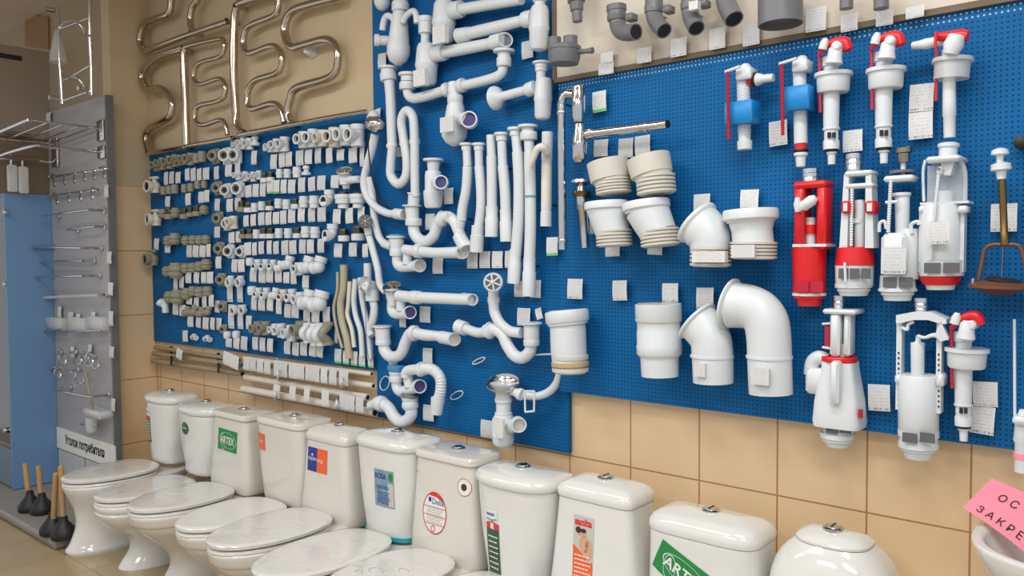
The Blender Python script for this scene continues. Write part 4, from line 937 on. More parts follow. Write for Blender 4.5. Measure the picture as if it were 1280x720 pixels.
tagrow('along the two lower white pipes', .095, [(346, 489, 8, 17, 6), (366, 491, 8, 17, 4), (384, 493, 8, 17, 4), (407, 498, 9, 20, 0), (434, 503, 19, 19, 4), (450, 506, 10, 19, 0)], 'tags on the pipes')
# ------------------------------------------------------------------ siphons and hoses on the middle board
MO = .075
def prod(name, label, cat, px, py, off=MO, group=None): return root(name, W(px, py, off), label, cat, group)
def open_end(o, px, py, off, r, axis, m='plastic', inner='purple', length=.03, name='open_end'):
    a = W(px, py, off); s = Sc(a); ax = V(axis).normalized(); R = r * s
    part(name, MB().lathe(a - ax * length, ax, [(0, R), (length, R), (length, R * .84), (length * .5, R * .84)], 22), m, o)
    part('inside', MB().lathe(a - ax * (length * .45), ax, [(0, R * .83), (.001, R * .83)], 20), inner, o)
RV = (.55, -.83, .05)
def flange(o, px, y0, y1, r0, r1, off, m='plastic', name='flange'):
    return part(name, lat((px, y0), (px, y1), [(0, r0 * .8), (0, r0), (.3, r0), (.35, r1), (1, r1)], off), m, o)
def nut(o, p0, p1, r, off, m='plastic', name='nut'):
    return part(name, lat(p0, p1, [(0, r * .8), (0, r * .95), (.15, r), (.85, r), (1, r * .95), (1, r * .8)], off, 12), m, o)
def collar_strainer(o, px, py, r, off, axis=(0, -1, 0), m='chrome', back=None):
    if back:
        a_ = W(px, py, off); s_ = Sc(a_); x_ = V(axis).normalized()
        part('overflow_body', MB().lathe(a_ + x_ * .003, -x_, [(0, r * s_ * 1.02), (back * .25, r * s_ * 1.02), (back * .5, r * s_ * .75), (back, r * s_ * .7)], 24), 'plastic', o)
    a = W(px, py, off); s = Sc(a); R = r * s
    part('strainer_ring', MB().lathe(a, axis, [(0, R * .9), (.004, R), (.01, R), (.014, R * .9), (.012, R * .8)], 26), m, o)
    part('strainer_grid', MB().lathe(a + V(axis).normalized() * .0115, axis, [(0, R * .8), (.002, R * .78)], 20), 'slot', o)
    ax = V(axis).normalized(); u = ax.orthogonal().normalized(); w = ax.cross(u); c = a + ax * .0145
    sp = MB()
    for k in range(3):
        t = pi * k / 3; d = u * math.cos(t) + w * math.sin(t); sp.tube([c - d * R * .8, c + d * R * .8], R * .1, 6)
    sp.ball(c, R * .22, 10); part('strainer_spokes', sp, m if m == 'plastic' else 'chrome', o)

def dish(o, px, py, r, off, axis=(.3, -.45, .84), name='strainer_bowl', deep=.5):
    a = W(px, py, off); s = Sc(a) * r
    part(name, MB().lathe(a, axis, [(-deep * s, .02 * s), (-deep * s, .35 * s), (-deep * .55 * s, .7 * s), (-.06 * s, .9 * s), (.02 * s, .93 * s), (.03 * s, 1.0 * s), (-.05 * s, 1.02 * s), (-deep * s * .6, .75 * s), (-deep * s * 1.1, .4 * s)], 30), 'chrome', o)
    ax = V(axis).normalized(); part('strainer_basket', MB().lathe(a - ax * deep * s, axis, [(0, .3 * s), (.12 * s, .28 * s), (.12 * s, .12 * s), (.35 * s, .09 * s), (.38 * s, .02 * s)], 20), 'chrome', o)
# partly seen rounded cup at the top left
solo('bottle_trap', lat((478, -20), (478, 14), [(0, 10), (.5, 11), (.75, 10), (.92, 6.5), (1, 1)], MO), 'plastic', 'white rounded trap cup cut by the photo top, left edge of middle board', 'bottle trap')
o = prod('bottle_trap', 'white bottle trap with two curved side arms at the top of the middle board', 'bottle trap', 498, 82)
part('neck', lat((501, -12), (500, 13), [(0, 11), (.4, 11), (.5, 9), (1, 8.5)], MO), 'plastic', o); nut(o, (500.5, 3), (500.5, 14), 11, MO)
part('bottle', lat((500, 12), (497.5, 82), [(0, 8), (.14, 10), (.4, 12), (.62, 13.5), (.66, 14.5), (.8, 14.5), (.92, 11), (1, 3)], MO, 24), 'plastic', o)
part('side_arm', tub([(496, 30), (490, 22), (484, 20), (480, 26), (478, 38)], 4, MO + .02), 'plastic', o); part('side_arm', tub([(504, 28), (508, 20), (516, 14), (520, 18), (521, 29)], 4, MO + .02), 'plastic', o)
part('side_cap', yl(486, 51, MO, [(0, 6), (12, 6), (12, 7.5), (17, 7.5), (18, 6)], 16, dirv=(-.6, -.8, 0)), 'plastic', o)
def trap(label, neck, body, outlet, pipe_, end, sticker=None, fl=None, corr=0):
    o = prod('bottle_trap', label, 'bottle trap', body[0], body[2])
    nx, ny0, ny1, nr = neck; part('neck', lat((nx, ny0), (nx - .5, ny1), [(0, nr), (.45, nr), (.5, nr * .8), (1, nr * .8)], MO), 'plastic', o)
    bx_, b0, b1, br = body
    part('bottle', lat((bx_ + .7, b0), (bx_ - .7, b1), [(0, br * .72), (.08, br * .86), (.45, br * .95), (.5, br), (.56, br * .92), (.9, br * .86), (.97, br * .7), (1, br * .3)], MO, 24), 'plastic', o)
    if fl: flange(o, *fl, MO)
    nut(o, *outlet, MO, name='outlet_nut')
    part('outlet_pipe', tub(pipe_[0], pipe_[1], MO, 5, 16), 'plastic', o)
    if end: part('pipe_end', tub(end[0], end[1], MO, 1, 20), 'plastic', o); e = end[0][-1]
    if end and len(end) > 2: open_end(o, end[2][0], end[2][1], MO, end[2][2], end[2][3], inner=end[2][4])
    if sticker: part('box_label', bx(*sticker, MO + .062, .02), 'tagplain', o)
    return o
trap('white bottle trap with box label, pipe running off the photo top', (555, -30, 8, 10), (555, 2, 55, 15.5), ((565, 14), (577, 11), 11), ([(575, 12), (610, 6), (652, -1)], 7), None, (540.5, 32, 556, 54))
trap('white bottle trap with box label and long pipe toward upper right', (532, 29, 60, 7), (533.5, 55, 108, 15), ((543, 68), (556, 66), 10), ([(552, 66), (580, 61), (610, 55), (626, 51)], [7.5, 7.5, 7, 9]), ([(616, 53.5), (629, 50)], 9.5, (632, 49.5, 9.5, (.8, -.6, .1), 'dgrey')), (516.5, 87, 531, 107), (532, 21.5, 42, 10, 9))
trap('white bottle trap at the upper right of the middle board, pipe pointing left', (675, -8, 14, 9), (674, 8, 64, 13.5), ((666, 23), (655, 25), 10.5), ([(660, 24), (620, 34), (582, 43)], [6.5, 7.5, 7.5]), ([(587, 42), (573, 45)], [8.5, 9.5]))
o = trap('white bottle trap with round wall flange on its left pipe', (676.5, 79, 101, 7.5), (679, 98, 150, 12), ((669, 109), (659, 113), 9), ([(664, 111), (645, 116), (627, 121)], 5.8), None, None, (676.5, 77.5, 84, 11, 8))
part('wall_flange', lat((629, 120.5), (618, 123), [(0, 5), (.2, 7), (.5, 13), (.8, 15), (1, 15), (1, 12)], MO, 24), 'plastic', o)

# double siphon
o = prod('double_siphon', 'white double siphon with two flanges and one bottle, centre top of middle board', 'siphon', 568, 182)
flange(o, 510, 91.5, 102, 12, 9, MO); nut(o, (509.5, 103), (509.5, 112), 10.5, MO)
part('left_branch', tub([(509.5, 110), (511, 119), (519, 123), (540, 118), (562, 111)], 6.2, MO, 6, 16), 'plastic', o)
flange(o, 630, 62.5, 72, 13.5, 8, MO); nut(o, (630, 72), (630, 83), 9.5, MO)
part('right_branch', tub([(629, 82), (627, 91), (618, 97), (597, 103), (570, 109)], 6.2, MO, 6, 16), 'plastic', o)
nut(o, (556, 113), (561, 111.5), 9, MO); nut(o, (575, 107.5), (580, 106), 9, MO)
part('tee', lat((567, 103), (569, 130), [(0, 7), (.3, 8), (1, 7)], MO), 'plastic', o); nut(o, (569, 119), (569, 129), 10, MO)
part('bottle', lat((569.5, 128), (567.5, 183), [(0, 9), (.1, 11), (.3, 12.5), (.55, 14), (.6, 16), (.78, 16), (.92, 11), (1, 3)], MO, 24), 'plastic', o)
nut(o, (568, 160), (568, 167), 16, MO, name='bottle_ring')
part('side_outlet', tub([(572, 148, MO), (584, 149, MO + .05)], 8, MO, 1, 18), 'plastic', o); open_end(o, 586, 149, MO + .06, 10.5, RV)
part('box_label', bx(550, 146, 566, 165, MO + .075, .01), 'tagplain', o)

# flexible hose with loop
o = prod('flexible_hose', 'long white flexible hose folded into a loop, left side of middle board', 'hose', 497, 255)
flange(o, 485, 83.5, 92, 12, 9, MO); nut(o, (485, 91), (486, 101), 10.5, MO)
part('straight_tube', tub([(486, 98), (488, 120), (490.5, 185)], [7, 6.3, 6.3], MO, 3, 16), 'plastic', o)
part('ribbed_hose', tub([(490.5, 184), (488.5, 205), (489, 220), (498, 230), (507, 221), (508.5, 200), (504, 170), (502, 150), (508, 138.5), (516, 146), (518, 170), (518.5, 200), (519, 246)], 5.9, MO + .005, 8, 14, ribs=2.2, amp=.93), 'plastic', o)
nut(o, (490, 180), (490.3, 185), 7.4, MO, name='tie'); part('tie', lat((506, 176), (505.7, 182), [(0, 6.6), (1, 6.6)], MO), 'plastic', o); nut(o, (518.3, 174), (518.4, 180), 6.8, MO, name='tie')
part('end_cuff', lat((518, 241), (517, 256), [(0, 8.8), (.12, 8.8), (.14, 7.6), (1, 7.4)], MO), 'plastic', o)

# small bottle trap
o = prod('bottle_trap', 'short white bottle trap with open side outlet in the centre of the board', 'bottle trap', 542, 260)
flange(o, 542, 198.5, 207, 13, 8, MO); part('neck', lat((542, 204), (541.5, 216), [(0, 8), (.8, 7), (1, 9)], MO), 'plastic', o)
part('bottle', lat((541.5, 214), (541.5, 260), [(0, 9.5), (.1, 10.5), (.52, 10.5), (.53, 12), (.6, 12.3), (.95, 11), (1, 9)], MO, 24), 'plastic', o)
part('side_outlet', tub([(545, 228), (548, 228, MO + .04)], 7.5, MO, 1, 16), 'plastic', o); open_end(o, 551, 227.5, MO + .05, 8.8, RV)

# overflow heads and hoses
def ribhose(o, pts, r, off=MO, rb=2.0, name='overflow_hose'): return part(name, tub(pts, r, off, 7, 12, ribs=rb, amp=.93), 'plastic', o)
o = prod('bath_siphon', 'white bath siphon with chrome overflow head and deep U bend, upper left', 'siphon', 530, 305)
a = W(467, 156, .1)
part('overflow_cap', lat((461, 153), (477, 157), [(0, 5), (.15, 9), (.5, 10), (.85, 9), (1, 5)], .1), 'chrome', o)
part('overflow_body', lat((466, 140), (468, 152), [(0, 5), (.5, 9), (1, 8)], .075), 'plastic', o)
part('flat_hose', tub([(469, 168), (464, 190), (459, 205)], [5.5, 5.5, 5], MO, 4, 14), 'plastic', o)
ribhose(o, [(460, 203), (455, 225), (458, 243), (469, 258), (483, 266), (494, 267.5)], 5)
part('black_cable', tub([(461, 165, .12), (460.5, 185, .115), (464, 215, .1), (470, 238, .08), (480, 255, .05), (492, 264, .05)], .9, .1, 6, 8), 'black', o)
nut(o, (494, 267), (505, 268.5), 7, MO)
flange(o, 515, 256.5, 261, 12.5, 9, MO); part('funnel', lat((515, 259), (516, 275), [(0, 9), (1, 8)], MO), 'plastic', o); nut(o, (517, 273), (517, 282), 10.5, MO)
part('u_bend', tub([(517, 280), (518, 291), (525, 300), (534, 301.5), (542, 295), (546, 284), (552, 274), (560, 271), (568, 277), (573, 288), (578, 302)], 7.2, MO, 6, 18), 'plastic', o)
nut(o, (550, 278), (556, 269), 9, MO, name='clamp'); part('clamp_screw', lat((558, 265), (558, 269), [(0, 2), (1, 2)], MO + .03, 10), 'plastic', o)
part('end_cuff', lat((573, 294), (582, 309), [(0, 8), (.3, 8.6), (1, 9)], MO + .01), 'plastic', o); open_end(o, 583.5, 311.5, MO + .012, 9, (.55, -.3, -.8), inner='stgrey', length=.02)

o = prod('bath_siphon', 'white bath siphon with blue film on its drain and stacked horizontal pipes', 'siphon', 500, 338)
collar_strainer(o, 457, 277, 8.5, .11, (.7, -.7, .1), 'dgrey', .05); part('overflow_neck', lat((459, 282), (461, 294), [(0, 5), (1, 4.6)], .08), 'plastic', o)
ribhose(o, [(462, 222), (466, 250), (469, 278), (475, 298), (484, 307)], 4.8, MO - .012); nut(o, (479, 304), (490, 308), 5.5, MO)
ribhose(o, [(460, 290), (466, 312), (472, 335), (475, 355), (482, 365)], 4.6, MO)
flange(o, 495.5, 295, 302, 12.5, 9.5, MO); part('blue_film', lat((495.5, 292.5), (495.5, 295.5), [(0, 8), (1, 11.5)], MO), 'bluefilm', o)
part('funnel', lat((496, 300), (496.5, 314), [(0, 9.5), (1, 8)], MO), 'plastic', o); nut(o, (496.5, 311), (496.5, 320), 9.5, MO)
part('lower_elbow', tub([(497, 318), (497, 328), (501, 333), (512, 333), (524, 332)], 6.8, MO, 5, 16), 'plastic', o); open_end(o, 525, 332, MO + .012, 8.3, (.9, -.4, 0), inner='stgrey', length=.025)
part('upper_pipe', tub([(506, 312, MO + .02), (522, 314, MO + .02), (545, 316, MO + .02), (574, 315.5, MO + .02)], [6.5, 6.5, 6.6, 7.4], MO, 4, 18), 'plastic', o); nut(o, (520, 313.5), (527, 314), 9, MO + .02, name='clamp')
part('joint', lat((510, 314), (509, 330), [(0, 6), (1, 6)], MO + .01), 'plastic', o); open_end(o, 578, 315.5, MO + .022, 8.4, (.9, -.4, 0), inner='stgrey', length=.03)

o = prod('bath_siphon', 'white siphon with chrome drain ring and long straight horizontal pipe', 'siphon', 500, 398)
dish(o, 490, 358, 12, MO + .01, name='drain_ring', deep=.25)
part('funnel', lat((490.5, 361), (491.5, 382), [(0, 11), (.2, 9), (.6, 8), (.65, 7.5), (1, 7)], MO), 'plastic', o)
part('lower_elbow', tub([(490.5, 378), (490.5, 388), (495, 392), (503, 392), (511, 391)], 6.6, MO, 5, 16), 'plastic', o); open_end(o, 512.5, 390.6, MO + .012, 8.3, (.75, -.65, 0))
part('long_pipe', tub([(498, 369.5, MO + .02), (517, 371.5, MO + .02), (588, 374.5, MO + .02)], 7, MO, 1, 18), 'plastic', o); nut(o, (515, 371.5), (525, 372), 8.6, MO + .02, name='clamp')
part('joint', lat((502, 370), (501, 388), [(0, 6), (1, 6)], MO + .01), 'plastic', o); open_end(o, 591, 374.7, MO + .022, 7.6, (.9, -.4, 0), inner='rib', length=.09)

o = prod('bath_siphon', 'white siphon with small chrome overflow, U bend and ribbed outlet pipe', 'siphon', 495, 452)
dish(o, 455.5, 355, 10, .11, (.1, -.99, .1), 'overflow_cap', .2)
part('overflow_body', lat((455, 357), (466, 361), [(0, 8), (1, 10)], .08), 'plastic', o); part('standpipe', lat((459.5, 329), (460, 356), [(0, 5), (1, 5.2)], .06), 'plastic', o)
nut(o, (465, 362), (465.5, 376), 9, MO - .01); part('overflow_pipe', tub([(465.5, 374), (468, 385), (466, 400), (462, 412), (465, 420)], 5, MO - .01, 5, 14), 'plastic', o)
part('chain', tub([(456, 366, .12), (457, 395, .11), (458, 425, .11), (461, 449, .11), (465, 446, .11), (466, 425, .11)], .5, .11, 6, 6), 'dgrey', o)
flange(o, 477.5, 407, 413, 12, 9.5, MO); part('funnel', lat((478, 411), (479, 430), [(0, 9.5), (1, 9)], MO), 'plastic', o); nut(o, (479, 425), (479, 431), 9.8, MO)
part('u_bend', tub([(479.5, 429), (481, 438), (487, 445), (495, 446), (502, 441), (507, 428), (513, 417), (520, 416)], 7.2, MO, 6, 18), 'plastic', o)
nut(o, (515, 416), (520, 417), 10, MO, name='clamp'); part('ribbed_pipe', tub([(519, 416.5), (532, 419), (546, 420), (556, 422)], [7.2, 7.2, 6.6, 7.2], MO, 5, 16, ribs=4), 'plastic', o)
part('end_cuff', tub([(552, 421.5), (566, 424)], 8, MO, 1, 20), 'plastic', o); open_end(o, 568, 424.3, MO + .005, 8.4, (.85, -.5, 0), inner='stgrey', length=.02)

o = prod('sink_siphon', 'white siphon with teal flange and ribbed elbow bending down', 'siphon', 510, 498)
part('teal_flange', lat((495.5, 456.5), (495.5, 465), [(0, 10), (.1, 11.5), (.6, 11.5), (1, 9)], MO), 'bluefilm', o); part('funnel', lat((495.5, 463), (495.5, 476), [(0, 9.5), (.3, 9.5), (.35, 8.5), (1, 8)], MO), 'plastic', o); nut(o, (495.5, 470), (495.5, 477), 9.3, MO)
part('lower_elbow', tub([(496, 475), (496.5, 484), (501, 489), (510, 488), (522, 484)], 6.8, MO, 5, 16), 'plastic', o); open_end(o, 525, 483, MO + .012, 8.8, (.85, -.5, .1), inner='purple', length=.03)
part('upper_pipe', tub([(507, 471, MO + .02), (509, 464, MO + .02), (518, 462, MO + .02), (530, 461, MO + .02)], 6.5, MO, 5, 16), 'plastic', o); nut(o, (524, 463), (530, 460), 9, MO + .02, name='clamp')
part('joint', lat((510, 470), (512, 484), [(0, 6.5), (1, 6.5)], MO + .008), 'plastic', o)
part('ribbed_elbow', tub([(528, 461, MO + .02), (541, 462, MO + .02), (550, 472, MO + .02), (551, 487, MO + .02), (548, 500, MO + .02)], 7.2, MO, 6, 16, ribs=3.2), 'plastic', o)
part('end_cuff', lat((547.5, 497), (545.5, 517), [(0, 8.5), (.1, 8.8), (.6, 8), (1, 7.5)], MO + .02), 'plastic', o)

o = prod('sink_siphon', 'white S-bend siphon at the bottom left of the middle board', 'siphon', 505, 534)
part('drain_ring', lat((513, 492), (512.5, 497), [(0, 10), (.4, 12), (1, 10)], MO, 24), 'dgrey', o); part('funnel', lat((512.5, 496), (513, 512), [(0, 11.5), (.35, 9.5), (.5, 10.5), (.8, 10.5), (1, 8)], MO), 'plastic', o)
part('s_bend', tub([(513.5, 509), (514, 518), (509, 525), (501, 527), (493, 521), (486, 510), (478, 504.5), (470, 504)], 7.6, MO, 6, 18), 'plastic', o); nut(o, (473, 503.5), (480, 506), 10, MO, name='outlet_nut')
part('outlet', lat((473, 504), (463, 507), [(0, 6.5), (1, 6)], MO), 'plastic', o)

o = prod('bath_siphon', 'white bath siphon with round strainer overflow on top and long S bend', 'siphon', 640, 452)
collar_strainer(o, 616.5, 353, 12, .125, (.55, -.83, .05), 'plastic', .06)
part('overflow_neck', lat((617, 358), (617, 380), [(0, 7), (1, 6.5)], .07), 'plastic', o); nut(o, (617, 371), (617.3, 379), 7.8, .07)
part('overflow_pipe', tub([(617, 377), (618.5, 391), (626, 405), (638, 414), (652, 416)], 6.6, MO, 6, 16), 'plastic', o)
flange(o, 664.5, 403, 409, 13.5, 10, MO); part('funnel', lat((664.5, 407), (664.5, 432), [(0, 10), (.6, 10), (1, 8.5)], MO), 'plastic', o); nut(o, (664.5, 424), (664.5, 432), 10.3, MO)
part('s_bend', tub([(664, 430), (662, 440), (653, 447), (643, 444), (634, 431), (628, 418), (618, 412), (607, 413)], 7.6, MO, 6, 18), 'plastic', o); nut(o, (616, 409), (609, 417), 9.5, MO, name='clamp')
part('ribbed_pipe', tub([(610, 414), (598, 416), (585, 412), (577, 409.5)], [7, 6.5, 6.5, 7.5], MO, 5, 16, ribs=4.5), 'plastic', o); part('end_cuff', tub([(582, 411), (572, 407.5)], 8.8, MO, 1, 20), 'plastic', o)
solo('white_rod', rod((634, 445, .05), (690, 442.5, .05), 1.1, .05), 'plastic', 'thin white plastic rod reaching from the S bend behind the right board', 'rod')

o = prod('sink_strainer_trap', 'white sink bottle trap with wide chrome strainer bowl and overflow tube', 'bottle trap', 629, 556)
dish(o, 629.5, 478, 21.5, .11, (.2, -.36, .91), deep=.45)
part('strainer_cup', lat((629.5, 479), (629.5, 488), [(0, 17), (.4, 15), (1, 10)], .11, 30), 'plastic', o)
part('neck', lat((629.5, 486), (629.5, 522), [(0, 10), (.3, 10), (.32, 11), (.45, 11), (.47, 9.5), (.8, 9.5), (.82, 11), (1, 11)], .11), 'plastic', o)
part('bottle', lat((629.5, 518), (629, 557), [(0, 11), (.1, 13), (.75, 13.5), (.78, 14), (.92, 13), (1, 10)], .11, 24), 'plastic', o)
part('side_outlet', tub([(636, 533, .11), (646, 532, .15)], 8.5, .11, 1, 16), 'plastic', o); open_end(o, 649, 531.5, .16, 9.5, (.75, -.65, 0), inner='stgrey')
part('overflow_stub', lat((640, 489), (653, 493.5), [(0, 5), (1, 6)], .11), 'plastic', o); nut(o, (648, 492), (653, 493.5), 7.5, .11)
part('overflow_tube', tub([(652, 493, .1), (668, 495.5, .08), (684, 491, .06), (695, 480, .045), (699.5, 465, .04)], [5, 5, 5.2, 5, 4], .1, 6, 14), 'plastic', o)
fr = MB()
for p, q in (((656, 489), (668, 489)), ((668, 489), (667.5, 514)), ((667.5, 514), (656.5, 515)), ((656.5, 515), (656, 489))): fr.tube([W(*p, .13), W(*q, .13)], .0035, 8)
part('frame_clip', fr, 'plastic', o)
part('box_label', bx(615.5, 524, 628.5, 547, .175, .012), 'tagplain', o)

# basin waste left of the hose
o = prod('basin_waste', 'chrome basin waste on white body overlapping the small white fittings', 'basin waste', 432, 222)
dish(o, 430.5, 213, 10.5, .09, name='chrome_cap', deep=.3)
part('waste_body', lat((431, 217), (431.5, 231), [(0, 9), (.3, 8), (1, 7)], .08), 'plastic', o); part('side_stub', tub([(435, 225, .08), (449, 224, .08)], [5, 4.5], .08, 1), 'plastic', o)

# corrugated tubes hanging in a row
def flex(label, fl, pts, r, cuff, m='plastic'):
    o = prod('flexible_tube', label, 'flexible tube', pts[-1][0], pts[-1][1], group='hanging flexible tubes')
    if fl: flange(o, *fl, MO)
    n = len(pts)
    part('tube_top', tub([pts[0], pts[1]], r * .86, MO, 1, 16), m, o); part('tube_body', tub(pts[1:], r, MO, 5, 16, ribs=5, amp=.965), m, o)
    c0, c1, cr = cuff; part('end_cuff', lat(c0, c1, [(0, cr * .9), (.35, cr * .9), (.38, cr), (1, cr * .97), (1, cr * .8)], MO), m, o)
    return o
flex('white flexible tube, leftmost of the hanging row, bent toward the left', (583, 179, 188, 9, 6.3), [(583.5, 186), (584.5, 208), (583, 235), (578, 262), (577, 276)], 6.3, ((577.5, 268), (573, 292), 6.4))
flex('white flexible tube with collar, second in the hanging row', (598.5, 179, 188, 8.5, 6.3), [(598.5, 186), (599, 208), (601, 235), (601, 262), (597, 292)], 6.2, ((597.5, 282), (595.5, 315), 8.7))
flex('short white flexible tube without flange, third in the hanging row', None, [(613.5, 169), (614.5, 195), (615, 225), (615, 268)], 6.7, ((615, 258), (614.5, 296), 8.6))
flex('white flexible tube with collar, fourth in the hanging row', (627, 166, 176, 9.5, 7.2), [(627, 174), (628.5, 207), (631.5, 240), (632.5, 275)], 6.8, ((632, 262), (633, 302), 8))
flex('long white flexible tube, fifth in the hanging row', (644.5, 159.5, 170, 10.5, 7.5), [(645, 168), (647, 190), (649, 230), (648, 280), (644, 325)], 7.3, ((644.5, 312), (642, 354), 8.4))
o = flex('longest white flexible tube with wide flange, sixth in the hanging row', (660, 156.5, 166, 13, 8), [(661, 172), (662, 190), (663, 240), (663, 290), (661.5, 335)], 7.4, ((662, 322), (661, 370), 8.6))
nut(o, (661, 165), (661, 175), 11, MO); part('blue_tie', lat((663, 244.5), (663, 247), [(0, 8), (1, 8)], MO), 'tape', o)
o = prod('flexible_tube', 'short cream tube with side spigot, rightmost in the hanging row', 'flexible tube', 684, 283, group='hanging flexible tubes')
part('upper_socket', lat((684.5, 165), (683.5, 208), [(0, 7.2), (.8, 7), (.82, 6.6), (1, 6.6)], MO), 'plastic', o); part('tube_body', tub([(683.5, 206), (683, 258)], 6.9, MO, 1, 16, ribs=4, amp=.97), 'cream', o); part('end_cuff', lat((683, 256), (682.5, 283), [(0, 7), (.3, 6.4), (.32, 7.2), (1, 7.2)], MO), 'plastic', o)
part('side_spigot', tub([(684, 190, MO + .03), (679, 184, MO + .05), (672, 186, MO + .06), (668, 194, MO + .06), (662, 209, MO + .06)], [5.5, 5.5, 4.6, 4.2, 3.8], MO, 5, 14), 'ivory', o)

# white ring hooks and loose tags
def ringhook(label, cx, cy, a, b, rot):
    pts = []
    for k in range(17):
        t = 2 * pi * k / 16; x, y = a * math.cos(t), b * math.sin(t); pts.append((cx + x * math.cos(rot) - y * math.sin(rot), cy + x * math.sin(rot) + y * math.cos(rot), .03 + .012 * (1 + math.cos(t))))
    mb = tub(pts, .75, .03, 2, 6)
    return solo('cable_tie', mb, 'plastic', label, 'cable tie', 'loose white cable ties')
ringhook('loose white cable tie loop right of the centre of the middle board', 598.5, 451, 8.5, 2.4, -.45)
ringhook('loose white cable tie loop, lower, beside the ribbed elbow', 571, 494, 8.5, 4, -.5)
ringhook('pale loop of cable tie near the left edge of the middle board', 481, 479, 5.5, 9, .3)
for i, (x, y, w, h, t, wh) in enumerate([(478, 76, 10, 19, 0, 'beside the two-armed bottle trap'), (659.5, 62, 14, 22, -3, 'under the pipe of the upper right trap'), (472, 143, 9, 14, -6, 'behind the chrome overflow head'), (561, 245, 12, 20, 0, 'right of the short bottle trap'), (538, 277, 12, 20, 0, 'behind the upper U bend'),
        (547.6, 332, 12.5, 20, 0, 'below the stacked horizontal pipes'), (531.7, 393, 13, 20, 0, 'below the long straight pipe'), (655, 396, 16, 22, 0, 'behind the bath siphon funnel'), (535, 445, 12, 20, -2, 'below the ribbed outlet pipe'), (536, 516, 13, 20, 0, 'beside the ribbed elbow cuff'), (608.7, 536, 15, 22, 0, 'left of the sink bottle trap'), (674, 392, 8, 14, -18, 'tilted beside the cream-ringed connector'),
        (492, 452, 12, 9, 0, 'under the U bend with small overflow'), (504, 402, 9, 14, 0, 'behind the small chrome overflow siphon'), (500, 190, 8, 12, 0, 'inside the folded hose loop'),
        (650, 361, 14, 20, 0, 'between the ends of the two longest tubes'), (670, 361, 14, 22, 0, 'right of the longest tube end')]):
    price(x, y, w, h, .035, 'white price tag ' + wh, 'price tags on the middle pegboard', t)
tagrow('in the row under the hanging tubes', .035, [(591, 325, 13, 21, 0), (606.5, 324.5, 13.5, 21, 0), (622, 324.5, 13.5, 21, 0), (636, 324, 9, 21, 0)], 'price tags on the middle pegboard')
# ------------------------------------------------------------------ right pegboard
RO = .10
RBF = .046
def rp(name, label, cat, px, py, off=RO, group=None): return root(name, W(px, py, off), label, cat, group)
GV = 'cistern fill valves'
def ribstack(o, p0, p1, r, n, off, m='rib', name='rubber_rings'):
    pr_ = []
    for k in range(n): t = k / n; pr_ += [(t, r * .88), (t + .12 / n, r), (t + .7 / n, r), (t + .82 / n, r * .88)]
    pr_.append((1, r * .86)); return part(name, lat(p0, p1, pr_, off, 30), m, o)
def threaded(p0, p1, r, off, n=18, g=.68):
    pr_ = []
    for k in range(n): t = k / n; pr_ += [(t, r * g), (t + .5 / n, r)]
    return lat(p0, p1, pr_ + [(1, r * .7)], off, 10)
def fillA(label, cx, y0, fy0, fy1, y1, redx, ry0, ry1, inlet):
    o = rp('fill_valve', label, 'cistern valve', cx, y1, group=GV)
    part('head', bx(cx - 10, y0 + 2, cx + 9, y0 + 17, RO + .03, .05, bev=.004), 'plastic', o); part('head_cap', lat((cx + 3, y0 - 2), (cx + 3, y0 + 5), [(0, 4), (.3, 6.5), (1, 7)], RO), 'plastic', o)
    part('stem', threaded((cx, y0 + 15), (cx + 1.5, y1 - 20), 8.6, RO, 26, .93), 'plastic', o)
    part('float', bx(cx - 24, fy0, cx + 11, fy1, RO + .045, .06, bev=.003), 'floatblue', o)
    part('lever', rod((redx - 3, y0 + 8), (cx - 4, y0 + 1), 2, RO + .045), 'plastic', o)
    part('adjusting_rod', threaded((redx, y0 + 8), (redx + 1.5, ry1), 2.6, RO + .055, 30), 'redrod', o)
    if inlet:
        part('red_collar', tub([(cx + 8, y0 + 17), (cx + 13, y0 + 17.5)], 8.5, RO, 1, 16), 'red', o); part('black_washer', tub([(cx + 13, y0 + 17.5), (cx + 17, y0 + 17.5)], 9, RO, 1, 16), 'black', o)
        part('inlet_nozzle', tub([(cx + 17, y0 + 17.5), (cx + 22, y0 + 17), (cx + 27, y0 + 16.5), (cx + 29, y0 + 16), (cx + 38, y0 + 15)], [8.5, 7, 5, 5.5, 5], RO, 1, 16), 'plastic', o)
        part('bottom_nut', lat((cx + 1.5, y1 - 22), (cx + 2, y1), [(0, 7.6), (.5, 7.6), (.52, 9.3), (1, 9)], RO, 14), 'plastic', o)
    else:
        part('red_collar', lat((cx + 1.5, y1 - 22), (cx + 1.5, y1 - 14), [(0, 7.4), (1, 7.4)], RO), 'red', o); part('black_washer', lat((cx + 1.5, y1 - 14), (cx + 1.5, y1 - 10), [(0, 8.5), (.5, 9.5), (1, 8)], RO), 'black', o)
        part('inlet_nozzle', lat((cx + 1.5, y1 - 10), (cx + 1.5, y1 + 8), [(0, 8.5), (.2, 8.5), (.25, 6.5), (.95, 5.5), (1, 4)], RO), 'plastic', o)
    return o
fillA('white fill valve with blue float and sideways inlet, leftmost fill valve', 929, 82, 126, 154.5, 187, 909.5, 92, 175, True)
fillA('white fill valve with blue float and red ring near its bottom nozzle', 999.5, 72, 107, 137, 201, 977, 80, 169, False)
